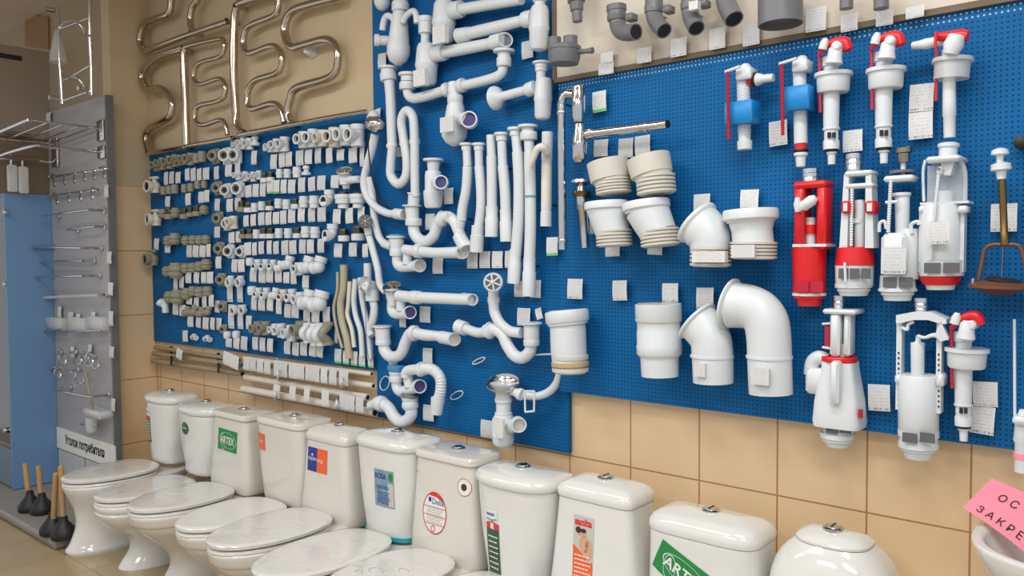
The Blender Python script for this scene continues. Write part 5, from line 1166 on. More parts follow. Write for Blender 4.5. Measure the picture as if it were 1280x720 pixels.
def fillB(label, cx, y0, k=1.0, disc=(-18, 28), last=True):
    o = rp('fill_valve', label, 'cistern valve', cx, y0 + 158 * k, group=GV)
    Y = lambda v: y0 + v * k; X = lambda v: cx + v * k
    part('lever', tub([(X(-14), Y(20), RO + .03), (X(-5), Y(9), RO + .035), (X(7), Y(4), RO + .03), (X(17), Y(5), RO + .03), (X(21), Y(15), RO + .03)], [2.5 * k, 4 * k, 5.5 * k, 7 * k, 6.5 * k], RO, 5, 14), 'red', o)
    part('lever_knob', lat((X(-11), Y(14)), (X(-7), Y(0)), [(0, 5.5 * k), (.6, 5.5 * k), (1, 3 * k)], RO + .04, 12), 'plastic', o)
    part('head', lat((X(6), Y(10)), (X(3), Y(32)), [(0, 5 * k), (.15, 8 * k), (.6, 9 * k), (1, 11 * k)], RO + .045), 'plastic', o); part('head_port', yl(X(14), Y(14), RO + .01, [(0, 6 * k), (24 * k, 6 * k), (26 * k, 4 * k)], 14), 'plastic', o)
    part('neck', lat((X(0), Y(24)), (X(0), Y(46)), [(0, 11 * k), (.5, 11.5 * k), (.55, 9.5 * k), (1, 9.5 * k)], RO), 'plastic', o)
    c = (disc[0] + disc[1]) / 2 * k; r = (disc[1] - disc[0]) / 2 * k
    part('float_cup', lat((cx + c * .6, Y(44)), (cx + c * .5, Y(69)), [(0, r * .9), (0, r), (.18, r), (.22, r * .88), (.9, r * .85), (1, r * .78)], RO, 30), 'plastic', o)
    part('stem', lat((X(0), Y(66)), (X(0), Y(117)), [(0, 10.5 * k), (1, 9.3 * k)], RO), 'plastic', o)
    part('cage', lat((X(0), Y(114)), (X(0), Y(130)), [(0, 10.5 * k), (.12, 10.5 * k), (.15, 8.6 * k), (1, 8.6 * k)], RO), 'plastic', o)
    for dx in (-3, 3): part('cage_slot', bx(X(dx - 2), Y(119), X(dx + 2), Y(126), RO + .025, .006), 'dark', o)
    part('bottom_nut', lat((X(0), Y(129)), (X(0), Y(141)), [(0, 9 * k), (.15, 9.8 * k), (1, 9.6 * k)], RO, 14), 'plastic', o); part('black_washer', lat((X(.3), Y(140)), (X(.3), Y(144)), [(0, 8.5 * k), (.5, 9 * k), (1, 8 * k)], RO), 'black', o)
    part('inlet_nozzle', lat((X(.5), Y(143)), (X(.5), Y(160)), [(0, 6.5 * k), (.2, 6.5 * k), (.22, 4.9 * k), (1, 4.4 * k)], RO), 'plastic', o)
    part('adjusting_rod', rod((X(-15), Y(16)), (X(-14), Y(94)), 1.9, RO + .02), 'redrod', o)
    return o
fillB('white fill valve with red lever top and wide cup, third from left', 1039, 48, .985)
fillB('white fill valve with red lever top and wide cup, fourth from left', 1104.5, 41, 1.02)
fillB('white fill valve with red lever in the bottom row, above two tags', 1204, 391, 1.0, (-17, 33))
# fifth, with sideways arm and translucent cup
o = rp('fill_valve', 'white fill valve with long side inlet and hazy cup, rightmost in top row', 'cistern valve', 1186, 172, group=GV)
part('inlet_arm', tub([(1140, 57), (1150, 56), (1158, 55), (1170, 52), (1196, 50)], [4.5, 5.5, 7, 6, 7.5], RO, 1, 16), 'plastic', o)
part('lever', lat((1172, 46), (1210, 45), [(0, 5), (.4, 7), (.8, 9), (1, 7)], RO + .02, 14), 'red', o); part('head', lat((1196, 44), (1188, 68), [(0, 9), (.5, 12), (1, 8.5)], RO + .04), 'plastic', o); part('strap', lat((1170, 40), (1169, 60), [(0, 2), (1, 2)], RO + .04), 'red', o)
part('stem', lat((1186, 62), (1187, 172), [(0, 8), (.1, 8), (.12, 7.2), (.6, 7.6), (.75, 7.8), (.76, 7), (1, 6.6), (1, 5)], RO), 'plastic', o)
part('float_cup', lat((1191, 73), (1189, 99), [(0, 23), (.2, 24), (.25, 20.5), (1, 20)], RO, 28), 'clear', o)
part('adjusting_rod', rod((1171, 60), (1170, 126), 2, RO + .015), 'redrod', o)

# dual flush valves
GD = 'cistern flush valves'
def chromebtn(o, cx, y0, y1, r, off=RO):
    part('button_housing', lat((cx, y0), (cx, y1), [(0, r * .7), (.02, r), (.3, r), (.32, r * .93), (.36, r), (.6, r), (.62, r * .93), (.66, r * .98), (1, r * .98)], off, 20), 'satin', o)
def windows(o, x0, x1, y0, y1, n, off, m='slot'):
    x0 -= 3; x1 += 3; y0 -= 1.5; y1 += 1.5; n = max(2, n - 1)
    w = (x1 - x0) / n
    for k in range(n): part('window', bx(x0 + w * (k + .08), y0, x0 + w * (k + .92), y1, off, .004), m, o)
def cyl(o, name, cx, y0, y1, r0, r1, off=RO, m='plastic', n=26): return part(name, lat((cx, y0), (cx, y1), [(0, r0 * .95), (.02, r0), (.98, r1), (1, r1 * .95)], off, n), m, o)
o = rp('flush_valve', 'red flush valve with chrome button and white inner tube', 'cistern valve', 1011, 382, group=GD)
chromebtn(o, 1013, 211, 228, 10.5)
part('top_bridge', bx(991, 226, 1032, 235, RO + .035, .07, bev=.006), 'red', o)
for x0, x1, nm in ((992, 1005, 'post'), (1020, 1032, 'post')): part(nm, bx(x0, 232, x1, 312, RO + .03, .06, bev=.006), 'red', o)
cyl(o, 'inner_tube', 1013, 272, 312, 6.5, 6.5); part('red_collar', lat((1013, 281), (1013, 292), [(0, 7.2), (1, 7.2)], RO + .004), 'red', o); part('float_lever', lat((998, 262), (1020, 247), [(0, 4), (.3, 7), (.8, 7), (1, 4)], RO + .035, 14), 'plastic', o); part('float_lever', lat((997, 247), (997, 265), [(0, 3), (.5, 5), (1, 3)], RO + .04, 14), 'plastic', o)
part('pull_rod', lat((1004, 240), (1003, 300), [(0, 1.6), (1, 1.6)], RO + .04), 'redrod', o)
part('white_band', bx(990.5, 305, 1032.5, 308.5, RO + .04, .08), 'plastic', o)
cyl(o, 'lower_body', 1011.5, 309, 352, 20.5, 19.5, m='red'); cyl(o, 'cage', 1011.5, 351, 368, 19.5, 19.5, m='red'); windows(o, 997, 1027, 353, 364, 3, RO + .048, 'redrod')
cyl(o, 'white_ring', 1011.5, 366, 369.5, 20.3, 20.3); part('base', lat((1011.5, 369), (1011.5, 382), [(0, 18.5), (.3, 18), (.35, 15), (1, 14)], RO, 26), 'red', o)

o = rp('flush_valve', 'white flush valve with red middle band and two red clips', 'cistern valve', 1068, 369, group=GD)
chromebtn(o, 1067.5, 192, 214, 10)
part('top_plate', bx(1055, 213, 1089, 219.5, RO + .035, .07, bev=.005), 'plastic', o); part('cross_bar', bx(1056, 229, 1091, 235, RO + .035, .05, bev=.005), 'plastic', o)
part('post', MB().prism([W(x, y, RO + .03) for x, y in ((1055, 218), (1061, 218), (1059, 310), (1049, 310))], (0, .05, 0)), 'plastic', o); part('post', MB().prism([W(x, y, RO + .03) for x, y in ((1082, 218), (1089, 218), (1092, 310), (1081, 310))], (0, .05, 0)), 'plastic', o)
cyl(o, 'inner_tube', 1074.5, 250, 310, 6, 6); cyl(o, 'tube_collar', 1072, 273, 279, 8, 8); part('threaded_rod', threaded((1065, 236), (1064, 308), 2.4, RO + .03, 22), 'plastic', o)
for x0, x1 in ((1051, 1062), (1080.5, 1093)): part('clip', bx(x0, 251, x1, 267, RO + .045, .05, bev=.006), 'red', o); part('clip_hole', bx(x0 + 3, 254, x1 - 3, 264, RO + .0465, .003), 'plastic', o)
cyl(o, 'red_band', 1068.5, 309, 332, 20.5, 23, m='red'); cyl(o, 'cage', 1068, 331, 357, 22.5, 22); windows(o, 1050, 1086, 337, 347, 4, RO + .051); part('clamp', lat((1056, 328), (1057, 352), [(0, 1.8), (1, 1.8)], RO + .055, 8), 'plastic', o)
part('base', lat((1067, 355), (1067, 369.5), [(0, 22), (.3, 22), (.32, 19.5), (.6, 19.5), (.62, 18), (1, 16)], RO, 26), 'plastic', o)

o = rp('flush_valve', 'white flush valve with dull metal knob and offset tube, tag in front', 'cistern valve', 1122, 375, group=GD)
part('button_housing', lat((1129.5, 183), (1130, 203), [(0, 6), (.1, 10), (.4, 10), (.45, 7.5), (1, 7)], RO, 18), 'metal', o); part('black_plate', lat((1128, 213), (1128, 216.5), [(0, 15), (1, 15)], RO), 'dgrey', o)
part('neck', lat((1129, 203), (1129, 222), [(0, 3), (1, 3)], RO), 'plastic', o)
part('top_bracket', bx(1104, 219, 1141, 226.5, RO + .03, .06, bev=.005), 'plastic', o); part('threaded_rod', threaded((1113.5, 226), (1110, 294), 2.6, RO + .03, 22), 'plastic', o)
cyl(o, 'overflow_tube', 1128, 242, 298, 8.5, 8); part('tube_rim', lat((1127, 241), (1127, 247), [(0, 11), (.6, 11), (1, 8)], RO), 'plastic', o); part('link', rod((1107, 253), (1122, 252), 2, RO + .03), 'plastic', o)
part('side_hook', tub([(1099, 290), (1100, 279), (1106, 277), (1108, 286)], 2.2, RO + .02, 4, 8), 'plastic', o); part('side_hook', tub([(1140, 292), (1139, 281), (1147, 277), (1149, 281)], 2.4, RO + .02, 4, 8), 'plastic', o)
part('main_body', bx(1100, 291, 1132, 346, RO + .045, .08, bev=.012), 'plastic', o); cyl(o, 'side_chamber', 1138, 286, 349, 10, 10); cyl(o, 'cage', 1122, 344, 362, 20, 21); windows(o, 1105, 1139, 348, 358, 3, RO + .045)
part('base', lat((1122, 360), (1122, 375.5), [(0, 22), (.25, 22.5), (.3, 19), (.55, 19), (.6, 17), (1, 15.5)], RO, 26), 'plastic', o)

o = rp('flush_valve', 'large white flush valve with clear arch and red rubber ring', 'cistern valve', 1177, 362, group=GD)
part('push_cap', lat((1186, 178), (1185, 196), [(0, 8), (.1, 12.5), (.3, 12.5), (.4, 10.5), (.95, 10.5), (1, 14)], RO, 24), 'plastic', o)
part('top_plate', bx(1156, 194.5, 1200, 202, RO + .05, .1, bev=.01), 'plastic', o); part('lever_block', MB().prism([W(x, y, RO + .03) for x, y in ((1175, 201), (1193, 201), (1188, 219), (1180, 219))], (0, .04, 0)), 'plastic', o)
part('arch_post', tub([(1157, 200), (1154, 215), (1155, 252)], 1.9, RO, 3, 10), 'plastic', o); part('clear_arch', tub([(1199, 200), (1206, 215), (1206, 255)], 3, RO, 3, 10), 'clear', o); part('clear_sheet', bx(1159, 206, 1203, 252, RO + .005, .004), 'glass', o)
part('cross_bar', bx(1150, 252, 1211, 255, RO + .03, .06), 'plastic', o); cyl(o, 'top_collar', 1182, 239, 254, 9, 8)
part('pull_rod', threaded((1174, 209), (1163, 324), 2.4, RO + .055, 26), 'plastic', o); part('rod_eye', bx(1170.5, 208, 1177, 219, RO + .06, .02, bev=.004), 'plastic', o)
cyl(o, 'float_chamber', 1176, 256, 326, 23.5, 24); 
for x0, x1 in ((1148.5, 1153), (1200, 1205)):
    part('side_rack', bx(x0, 262, x1, 340, RO + .015, .03), 'plastic', o)
part('rack_clip', bx(1148, 257, 1156, 266, RO + .035, .04, bev=.004), 'plastic', o); part('rack_clip', bx(1197, 257, 1209, 266, RO + .035, .04, bev=.004), 'plastic', o)
cyl(o, 'cage', 1177, 325, 345, 26, 25); windows(o, 1156, 1198, 330, 340, 3, RO + .056)
part('red_ring', lat((1175.5, 344), (1175.5, 356), [(0, 23), (.4, 23), (1, 19)], RO, 26), 'red', o); part('base', lat((1175.5, 353), (1175.5, 362), [(0, 18), (1, 15.5)], RO, 26), 'plastic', o)
price(1172.5, 291, 30, 28, RO + .075, 'white price tag on the chamber of the large flush valve', 'price tags on the right pegboard', -3)
price(1117, 326, 32, 33, RO + .055, 'white price tag on the body of the metal-knob flush valve', 'price tags on the right pegboard', 0)

o = rp('old_siphon', 'old brass cistern siphon with white knob, wire hoop and brown rubber disc', 'cistern siphon', 1250, 368, .12)
part('pull_knob', lat((1250, 185), (1250, 205), [(0, 4), (.12, 9), (.4, 10), (.5, 4), (1, 4)], .12, 20), 'plastic', o); part('white_collar', lat((1251, 203), (1252, 224), [(0, 5), (.1, 11), (.45, 11.5), (.55, 6), (1, 5)], .12, 22), 'plastic', o)
part('brass_tube', lat((1252.5, 221), (1256, 306), [(0, 4), (.5, 4.2), (.8, 4.2), (.82, 5), (1, 5)], .12), 'brass', o)
part('hoop', tub([(1255, 306), (1240, 306), (1231, 312), (1227, 330), (1223, 352)], 2.4, .12, 5, 12), 'copper', o); part('hoop', tub([(1255, 306), (1270, 306), (1277, 312), (1281, 330), (1284, 352)], 2.4, .12, 5, 12), 'copper', o)
part('wire', rod((1254, 308, .12), (1252, 350, .12), .6, .12), 'metal', o)
part('rubber_disc', lat((1251, 349), (1250, 369), [(0, 6), (.1, 18), (.25, 30), (.4, 36), (.55, 36), (.7, 24), (1, 10)], .12, 30), 'copper', o); part('dark_bowl', lat((1256, 347.5), (1255, 352), [(0, 17), (.5, 20), (1, 20)], .125, 26), 'dark', o)
part('screw', lat((1217, 348), (1216, 354), [(0, 2.5), (1, 2)], .14, 12), 'chrome', o)
solo('black_knob', yl(1279, 180, RBF, [(0, 5), (8, 5), (8, 8), (22, 8), (24, 5)], 18), 'black', 'black round knob at the right edge of the photo above the tags', 'knob')

o = rp('flush_valve', 'white flush valve with side overflow box and red ring, bottom row left', 'cistern valve', 1047, 557, group=GD)
chromebtn(o, 1048.5, 369, 390, 7); part('top_plate', bx(1028, 387, 1069, 393, RO + .04, .08, bev=.004), 'plastic', o)
part('upper_frame', bx(1037, 392, 1049, 446, RO + .035, .06, bev=.006), 'plastic', o); part('upper_frame', bx(1054, 392, 1062, 446, RO + .03, .05, bev=.006), 'plastic', o); cyl(o, 'inner_tube', 1052, 430, 450, 7, 7)
part('red_latch', bx(1031, 408, 1036.5, 434, RO + .02, .03), 'redrod', o); part('latch_arm', rod((1028, 405), (1040, 404), 1.6, RO + .02), 'plastic', o); part('latch_arm', rod((1028, 434), (1040, 436), 1.6, RO + .02), 'plastic', o)
part('red_ring', lat((1049, 445), (1049, 452), [(0, 20), (.2, 21), (.8, 21), (1, 20)], RO, 28), 'red', o)
part('main_body', MB().loft([sring(W(1050, y, RO).x, W(1050, y, RO).z, -RO, a_ * Sc(W(1050, y, RO)), a_ * .9 * Sc(W(1050, y, RO)), .045, 5) for y, a_ in ((452, 19), (462, 20), (500, 27), (525, 29), (532, 28))]), 'plastic', o)
part('front_rib', bx(1036, 452, 1048, 507, RO + .072, .05, bev=.008), 'plastic', o)
part('overflow_elbow', tub([(1034, 450), (1024, 447), (1016, 453), (1014, 468)], [8, 9, 9, 9], RO, 4, 16), 'plastic', o); part('overflow_box', bx(1006, 461, 1030, 493, RO + .035, .07, bev=.008), 'plastic', o)
part('red_mark', bx(1073, 512, 1077, 523, RO + .045, .01), 'redrod', o)
part('cage', lat((1048, 531), (1048, 544), [(0, 18), (1, 18)], RO, 26), 'plastic', o); windows(o, 1034, 1062, 532.5, 540.5, 3, RO + .045)
part('base', lat((1047, 541), (1047, 557.5), [(0, 20.5), (.35, 20.5), (.4, 18), (.6, 18), (.65, 15), (1, 13)], RO, 28), 'plastic', o)

o = rp('flush_valve', 'tall white flush valve with open frame and round tank, bottom row middle', 'cistern valve', 1148, 572, group=GD)
chromebtn(o, 1151.5, 372, 392, 8)
part('top_frame', MB().prism([W(x, y, RO + .03) for x, y in ((1120, 394), (1141, 390), (1163, 390), (1183, 399), (1183, 405), (1176, 405), (1160, 400), (1142, 400), (1126, 404), (1120, 404))], (0, .06, 0)), 'plastic', o)
part('side_rail', bx(1120, 400, 1126.5, 512, RO + .015, .03), 'plastic', o); part('side_rail', bx(1170, 400, 1176.5, 517, RO + .015, .03), 'plastic', o)
for k in range(11): part('rail_hole', bx(1122.2, 440 + k * 6.5, 1124.2, 442.5 + k * 6.5, RO + .0165, .002), 'dark', o)
for k in range(11): part('rail_hole', bx(1172.3, 442 + k * 6.5, 1174.3, 444.5 + k * 6.5, RO + .0165, .002), 'dark', o)
part('hook_lever', tub([(1127, 409), (1134, 412), (1135, 406), (1142, 402)], 2.2, RO + .02, 4, 8), 'plastic', o); part('bracket', MB().prism([W(x, y, RO + .03) for x, y in ((1176, 402), (1182, 415), (1186, 424), (1176, 427), (1168, 420), (1171, 412))], (0, .02, 0)), 'plastic', o)
cyl(o, 'float_tube', 1147, 428, 472, 8, 7.6); part('tube_neck', lat((1148, 419), (1147.5, 430), [(0, 3), (.6, 3), (1, 6)], RO), 'plastic', o); part('arm', tub([(1147, 420), (1156, 422), (1168, 419), (1186, 423)], [2.5, 2, 3, 3], RO + .02, 4, 10), 'plastic', o)
cyl(o, 'tank', 1148, 468, 541, 23.5, 23); part('tank_collar', bx(1118, 468, 1127, 480, RO + .03, .05, bev=.005), 'plastic', o); part('tank_collar', bx(1170, 468, 1179, 484, RO + .03, .05, bev=.005), 'plastic', o)
part('lower_ring', lat((1148, 538), (1148, 545), [(0, 23.5), (1, 23.5)], RO, 28), 'plastic', o); cyl(o, 'cage', 1148, 540, 555, 22, 22); windows(o, 1129, 1167, 543, 552, 3, RO + .052)
part('base', lat((1148, 553), (1148, 572.5), [(0, 23), (.3, 23), (.35, 20), (.5, 20), (.55, 17.5), (1, 15)], RO, 28), 'plastic', o)
o = rp('float_valve', 'white float valve cut by the right edge of the photo', 'cistern valve', 1275, 600)
part('rod', rod((1268, 399), (1268.5, 524), 1.7, RO), 'plastic', o); part('arm_hinge', bx(1265, 521, 1284, 532, RO + .03, .05, bev=.006), 'plastic', o); part('valve_body', lat((1280, 512), (1278, 590), [(0, 5), (.2, 9), (.5, 11), (.55, 9), (1, 9)], RO, 18), 'plastic', o); part('pink_washer', lat((1278, 566), (1278, 573), [(0, 10), (1, 10)], RO), 'pink', o)

# chrome bottle trap
CO = .12
o = rp('chrome_trap', 'chrome bottle trap with long upright pipe and side outlet pipe', 'bottle trap', 725, 202, CO)
part('upright_pipe', tub([(712, 117), (706, 119), (702, 130), (702, 150), (703.5, 312)], 5, CO, 5, 18), 'chrome', o); nut(o, (702, 139), (702, 143), 6, CO, 'chrome', 'collar'); nut(o, (703.5, 299), (703.5, 303), 6, CO, 'chrome', 'collar')
part('ribbed_cup', lat((723, 107), (723.5, 153), [(0, 7), (.08, 8.5), (.15, 8), (.18, 8.6), (.85, 8.4), (1, 6)], CO, 12), 'chrome', o); part('elbow_joint', tub([(709, 117), (718, 118)], 6, CO, 1, 16), 'chrome', o)
part('lower_body', lat((725.5, 155), (724, 203), [(0, 6.5), (.15, 7.5), (.45, 9), (.5, 9.5), (.9, 9), (1, 6)], CO, 24), 'chrome', o); part('gap_ring', lat((724, 152), (725, 157), [(0, 5), (1, 5)], CO), 'dark', o)
nut(o, (733, 168), (743, 166.5), 7, CO, 'chrome', 'outlet_nut'); part('outlet_pipe', tub([(740, 167), (812, 158), (834, 155)], 5.6, CO, 1, 20), 'chrome', o); nut(o, (806, 159), (809, 158.5), 7, CO, 'chrome', 'collar'); part('pipe_bore', yl(834.5, 155.0, CO, [(0, 5.2), (.6, 5.2)], 18, dirv=(1, -.1, 0)), 'dark', o)
o = rp('click_waste', 'chrome pop-up basin waste with brass ring left of the white connectors', 'basin waste', 731, 310, .1)
part('cap', lat((726.5, 222), (726.5, 232), [(0, 5), (.3, 12), (.6, 13), (1, 8)], .1, 26), 'satin', o); part('neck', lat((727, 231), (727, 242), [(0, 5), (1, 7)], .1), 'chrome', o); part('brass_ring', lat((727, 239), (727, 246), [(0, 10), (.3, 11.5), (.6, 11), (1, 8)], .1, 24), 'brass', o); part('tube', lat((727, 245), (732, 310), [(0, 7), (.25, 7), (.28, 5.5), (1, 5)], .1), 'chrome', o)

# pan connectors
GC = 'toilet pan connectors'
KO = .14
def conn(label): return label
def connector(label, sl, body, ribs, cup='plastic', rim=None, n=5, stick_=None):
    o = rp('pan_connector', label, 'pan connector', ribs[1][0], ribs[1][1], KO, GC)
    (p0, p1, r) = sl
    part('sleeve', lat(p0, p1, [(0, r * .86), (0, r), (.55, r * .98), (1, r * .95)], KO, 32), cup, o)
    part('opening', lat((p0[0] + (p0[0] - p1[0]) * .02, p0[1] + (p0[1] - p1[1]) * .02), (p0[0], p0[1] + .3), [(0, r * .85), (1, r * .85)], KO, 30), 'ivory', o)
    if rim: part('rim', lat(p0, (p0[0] + (p1[0] - p0[0]) * rim[0], p0[1] + (p1[1] - p0[1]) * rim[0]), [(0, rim[1] * .96), (.15, rim[1]), (.85, rim[1]), (1, rim[1] * .94)], KO, 32), cup, o)
    if body: part('body', tub(*body, KO, 5, 30), cup, o)
    ribstack(o, ribs[0], ribs[1], ribs[2], n, KO)
    if stick_:
        part('box_label', bx(*stick_, KO + .075, .01), 'tagplain', o)
    return o
connector('cream pan connector, left one of the upper pair', ((759, 202), (763, 225), 26), ([(762, 214), (766, 232)], [25, 21]), ((766, 224), (767.5, 242.5), 22.5), 'rib')
connector('cream pan connector with printed mark, right one of the upper pair', ((810, 197), (815, 219), 27.5), ([(814, 210), (819, 228)], [26, 22]), ((819, 219), (821, 243), 24.5), 'rib')
connector('white offset pan connector, left one of the middle pair', ((758, 252), (758.6, 265), 26.5), ([(759, 262), (762, 275), (767, 294)], [25.5, 23.5, 21]), ((767, 287), (768, 308), 22.5), 'plastic', (.8, 28))
connector('white offset pan connector, right one of the middle pair', ((807, 251.5), (808.5, 265), 28), ([(809, 262), (815, 275), (824, 293)], [27.5, 25.5, 22.5]), ((824, 286), (826, 308), 24.5), 'plastic', (.8, 30))
o = rp('pan_connector', 'white angled pan connector with tilted mouth and printed label', 'pan connector', 888, 333, KO, GC)
part('mouth_flange', lat((869.5, 277), (874.5, 281.5), [(0, 28), (.1, 31), (.6, 31), (1, 28)], KO, 34), 'plastic', o); part('opening', lat((868.8, 276.4), (869.6, 277.1), [(0, 26), (1, 26)], KO, 30), 'stgrey', o)
part('body', tub([(873, 280), (880, 287), (887, 298), (888.5, 312)], [28, 28, 26.5, 25], KO, 5, 32), 'plastic', o); ribstack(o, (888.5, 308), (888, 333.5), 25.5, 5, KO); part('box_label', bx(865, 314, 906, 328, KO + .068, .02), 'tagplain', o)
connector('wide white pan connector with offset funnel, right of the angled one', ((938, 262), (938.6, 278), 31), ([(939, 268), (940, 288), (942, 308)], [31, 25, 25]), ((942, 302), (941.5, 324), 28.5), 'plastic', (.85, 34), 5, (914, 306, 943, 322))
o = connector('cream-ringed straight pan connector, far left of the lower row', ((708, 388), (710, 406), 26), ([(709, 402), (710, 407), (710, 412), (711, 440), (712.5, 455)], [24, 22, 22.5, 22.5, 21.5]), ((712.5, 443), (713, 466), 23), 'plastic', (.85, 27.5), 3)
part('tan_ring', lat((712.6, 452), (712.8, 457), [(0, 23.6), (1, 23.6)], KO, 30), 'tan', o)
o = rp('pan_connector', 'white straight collared pan connector, second in the lower row', 'pan connector', 825, 470, KO, GC)
part('body', lat((822.5, 380), (825, 470), [(0, 26), (0, 28.7), (.22, 28.7), (.25, 26.8), (.36, 26.8), (.38, 27.5), (.55, 27.5), (.57, 28.3), (.68, 28), (.71, 26.5), (.74, 23.8), (1, 23), (1, 20)], KO, 34), 'plastic', o); part('opening', lat((822.5, 379.4), (822.5, 380), [(0, 25.5), (1, 25.5)], KO, 30), 'stgrey', o)
part('seam', lat((822.8, 399.5), (822.8, 401.5), [(0, 28.9), (1, 28.5)], KO, 34), 'rib', o)
o = rp('pan_connector', 'white bent pan connector with tilted mouth, third in the lower row', 'pan connector', 891, 478, KO, GC)
part('mouth_flange', lat((870, 400), (873.5, 403.5), [(0, 27), (.1, 29.5), (.6, 29.5), (1, 27)], KO, 34), 'plastic', o); part('opening', lat((869.3, 399.3), (870.1, 400.1), [(0, 25), (1, 25)], KO, 30), 'stgrey', o)
part('body', tub([(872, 402), (880, 411), (888, 424), (890.5, 442), (891.5, 478)], [26.5, 26, 25.5, 25.5, 24.7], KO, 6, 34), 'plastic', o); part('seam', lat((890, 443.5), (890, 446.5), [(0, 26.8), (1, 26.8)], KO, 34), 'plastic', o); part('box_label', bx(868, 454, 881, 471, KO + .068, .01), 'tagplain', o)
o = rp('pan_connector', 'large white right-angle pan connector, rightmost in the lower row', 'pan connector', 963, 492, KO, GC)
part('mouth_flange', lat((911, 380), (915.5, 381.2), [(0, 29), (.1, 33), (.6, 33), (1, 30)], KO, 36), 'plastic', o); part('opening', lat((910.2, 379.8), (911.1, 380.1), [(0, 28), (1, 28)], KO, 30), 'stgrey', o)
part('body', tub([(914, 381), (926, 382), (938, 384), (950, 391), (958, 404), (961, 425), (962, 455), (963.5, 492)], [29, 28, 27.5, 27.5, 27.5, 27, 26.8, 26.5], KO, 6, 36), 'plastic', o); part('seam', lat((961.5, 444.5), (961.5, 447.5), [(0, 28.3), (1, 28.3)], KO, 34), 'plastic', o); part('box_label', bx(939, 461, 961, 481, KO + .073, .012), 'tagplain', o)

# price tags on the right board
TR = RBF + .018
for px, py, w, h, wh, g in [(749.5, 127, 17, 26, 'with green corner beside the chrome ribbed cup', 1), (751.5, 185, 18, 21, 'under the chrome outlet pipe, left of a pair', 0), (782.5, 185, 18.5, 24, 'under the chrome outlet pipe, middle of three', 0), (803.5, 182.5, 19, 26, 'under the chrome outlet pipe, right of three', 0),
        (690.6, 308, 15, 23, 'with green corner at the foot of the chrome pipe', 1), (744, 281, 13, 22, 'behind the chrome pop-up waste', 0), (766, 314, 18, 13, 'below the left middle pan connector', 0), (819, 313, 19, 11, 'below the right middle pan connector', 0), (877.6, 254, 21, 23, 'above the angled pan connector', 0), (937, 249.5, 23, 25, 'above the wide funnel connector', 0),
        (719, 361, 19, 25, 'above the cream-ringed connector', 0), (775, 363, 19, 25, 'alone between the cream-ringed and collared connectors', 0), (838, 366, 20, 24, 'above the straight collared connector', 0), (881.5, 373, 22, 27, 'above the bent lower connector', 0),
        (973, 166.5, 24, 31, 'beside the second blue-float valve', 0), (1066, 176, 25, 27, 'between the two wide-cup fill valves', 0), (1152, 122, 31, 34, 'left of the hazy-cup valve, upper of two', 0), (1151, 156, 31, 35, 'left of the hazy-cup valve, lower of two', 0), (1255, 272, 34, 35, 'behind the old brass siphon tube', 0), (1099, 497, 28, 33, 'between the two bottom row flush valves', 0),
        (1231.5, 492.5, 32, 31, 'right of the bottom fill valve, upper of two', 0), (1228, 525, 32, 35, 'right of the bottom fill valve, lower of two', 0)]:
    price(px, py, w, h, TR, 'white price tag ' + wh, 'price tags on the right pegboard', random.uniform(-3, 3), g)

# ------------------------------------------------------------------ dark grey drain fittings on the white board
DO = .12
GF = 'dark grey drain fittings'
def dp(label, px, py, name='drain_fitting', cat='drain fitting'): return rp(name, label, cat, px, py, DO, GF)
o = dp('dark grey stepped pipe adaptor, leftmost on the white board', 720, 27); part('body', lat((719, -22), (722, 27), [(0, 12), (.5, 11), (.52, 9), (.72, 8), (.74, 6.5), (1, 6.2), (1, 5)], DO, 24), 'dgrey', o)
def greyelbow(label, so, path, r, end, axis, clipx=None, stick_=None):
    o = dp(label, end[0], end[1])
    part('socket', lat(so[0], so[1], [(0, so[2] * .9), (0, so[2]), (.35, so[2]), (.4, so[2] * .93), (.7, so[2] * .93), (.75, so[2]), (1, so[2] * .92)], DO, 26), 'dgrey', o)
    part('bend', tub(path, r, DO, 6, 26), 'dgrey', o)
    a = W(path[-1][0], path[-1][1], path[-1][2] if len(path[-1]) > 2 else DO); s = Sc(a); b = W(path[-2][0], path[-2][1], path[-2][2] if len(path[-2]) > 2 else DO); ax = (a - b).normalized()
    R = r * s; part('mouth', MB().lathe(a - ax * .01, ax, [(0, R), (.014, R), (.014, R * .85), (.004, R * .85)], 26), 'dgrey', o); part('bore', MB().lathe(a + ax * .002, ax, [(0, R * .86), (.001, R * .86)], 24), 'dark', o)
    if clipx:
        part('clip', bx(clipx[0], clipx[1] + 1, clipx[2] - 1, clipx[3], DO + .022, .035, bev=.002), 'dgrey', o); part('clip_tab', bx(clipx[2] - 2, clipx[1] + 3, clipx[2] + 1.5, clipx[3] - 1, DO + .016, .02), 'dgrey', o)
    if stick_: part('barcode_label', bx(*stick_, DO + .055, .02), 'tag', o)
greyelbow('dark grey right-angle drain elbow with open mouth to the right', ((770.5, 7), (771, 26), 12.5), [(771, 20), (772.5, 32), (777, 39.5, DO + .015), (786, 41, DO + .03), (794, 40, DO + .04)], 10.3, (790, 50), RV, (781, 15, 791, 25))
greyelbow('dark grey 45 degree drain elbow without label, second bend from left', ((818, -16), (817, 16), 12), [(817, 10), (817.5, 20, DO), (822, 30, DO + .01), (829.5, 38, DO + .025)], 10.2, (832, 48), RV, (828, 5, 838, 15))
greyelbow('dark grey 45 degree drain elbow with white barcode label', ((864, -18), (862.5, 12), 12.5), [(862.5, 8), (863, 18, DO), (866, 26, DO + .01), (870, 34.5, DO + .025)], 10.5, (870, 46), RV, (872, -2, 883, 8), (861, 1, 872, 12))
greyelbow('dark grey drain elbow cut by the photo top, left of the wide cap', ((905, -34), (906.5, -5), 13), [(906.5, -8), (908, 4, DO), (912, 14, DO + .01), (917, 23, DO + .02)], 12, (918, 30), RV)
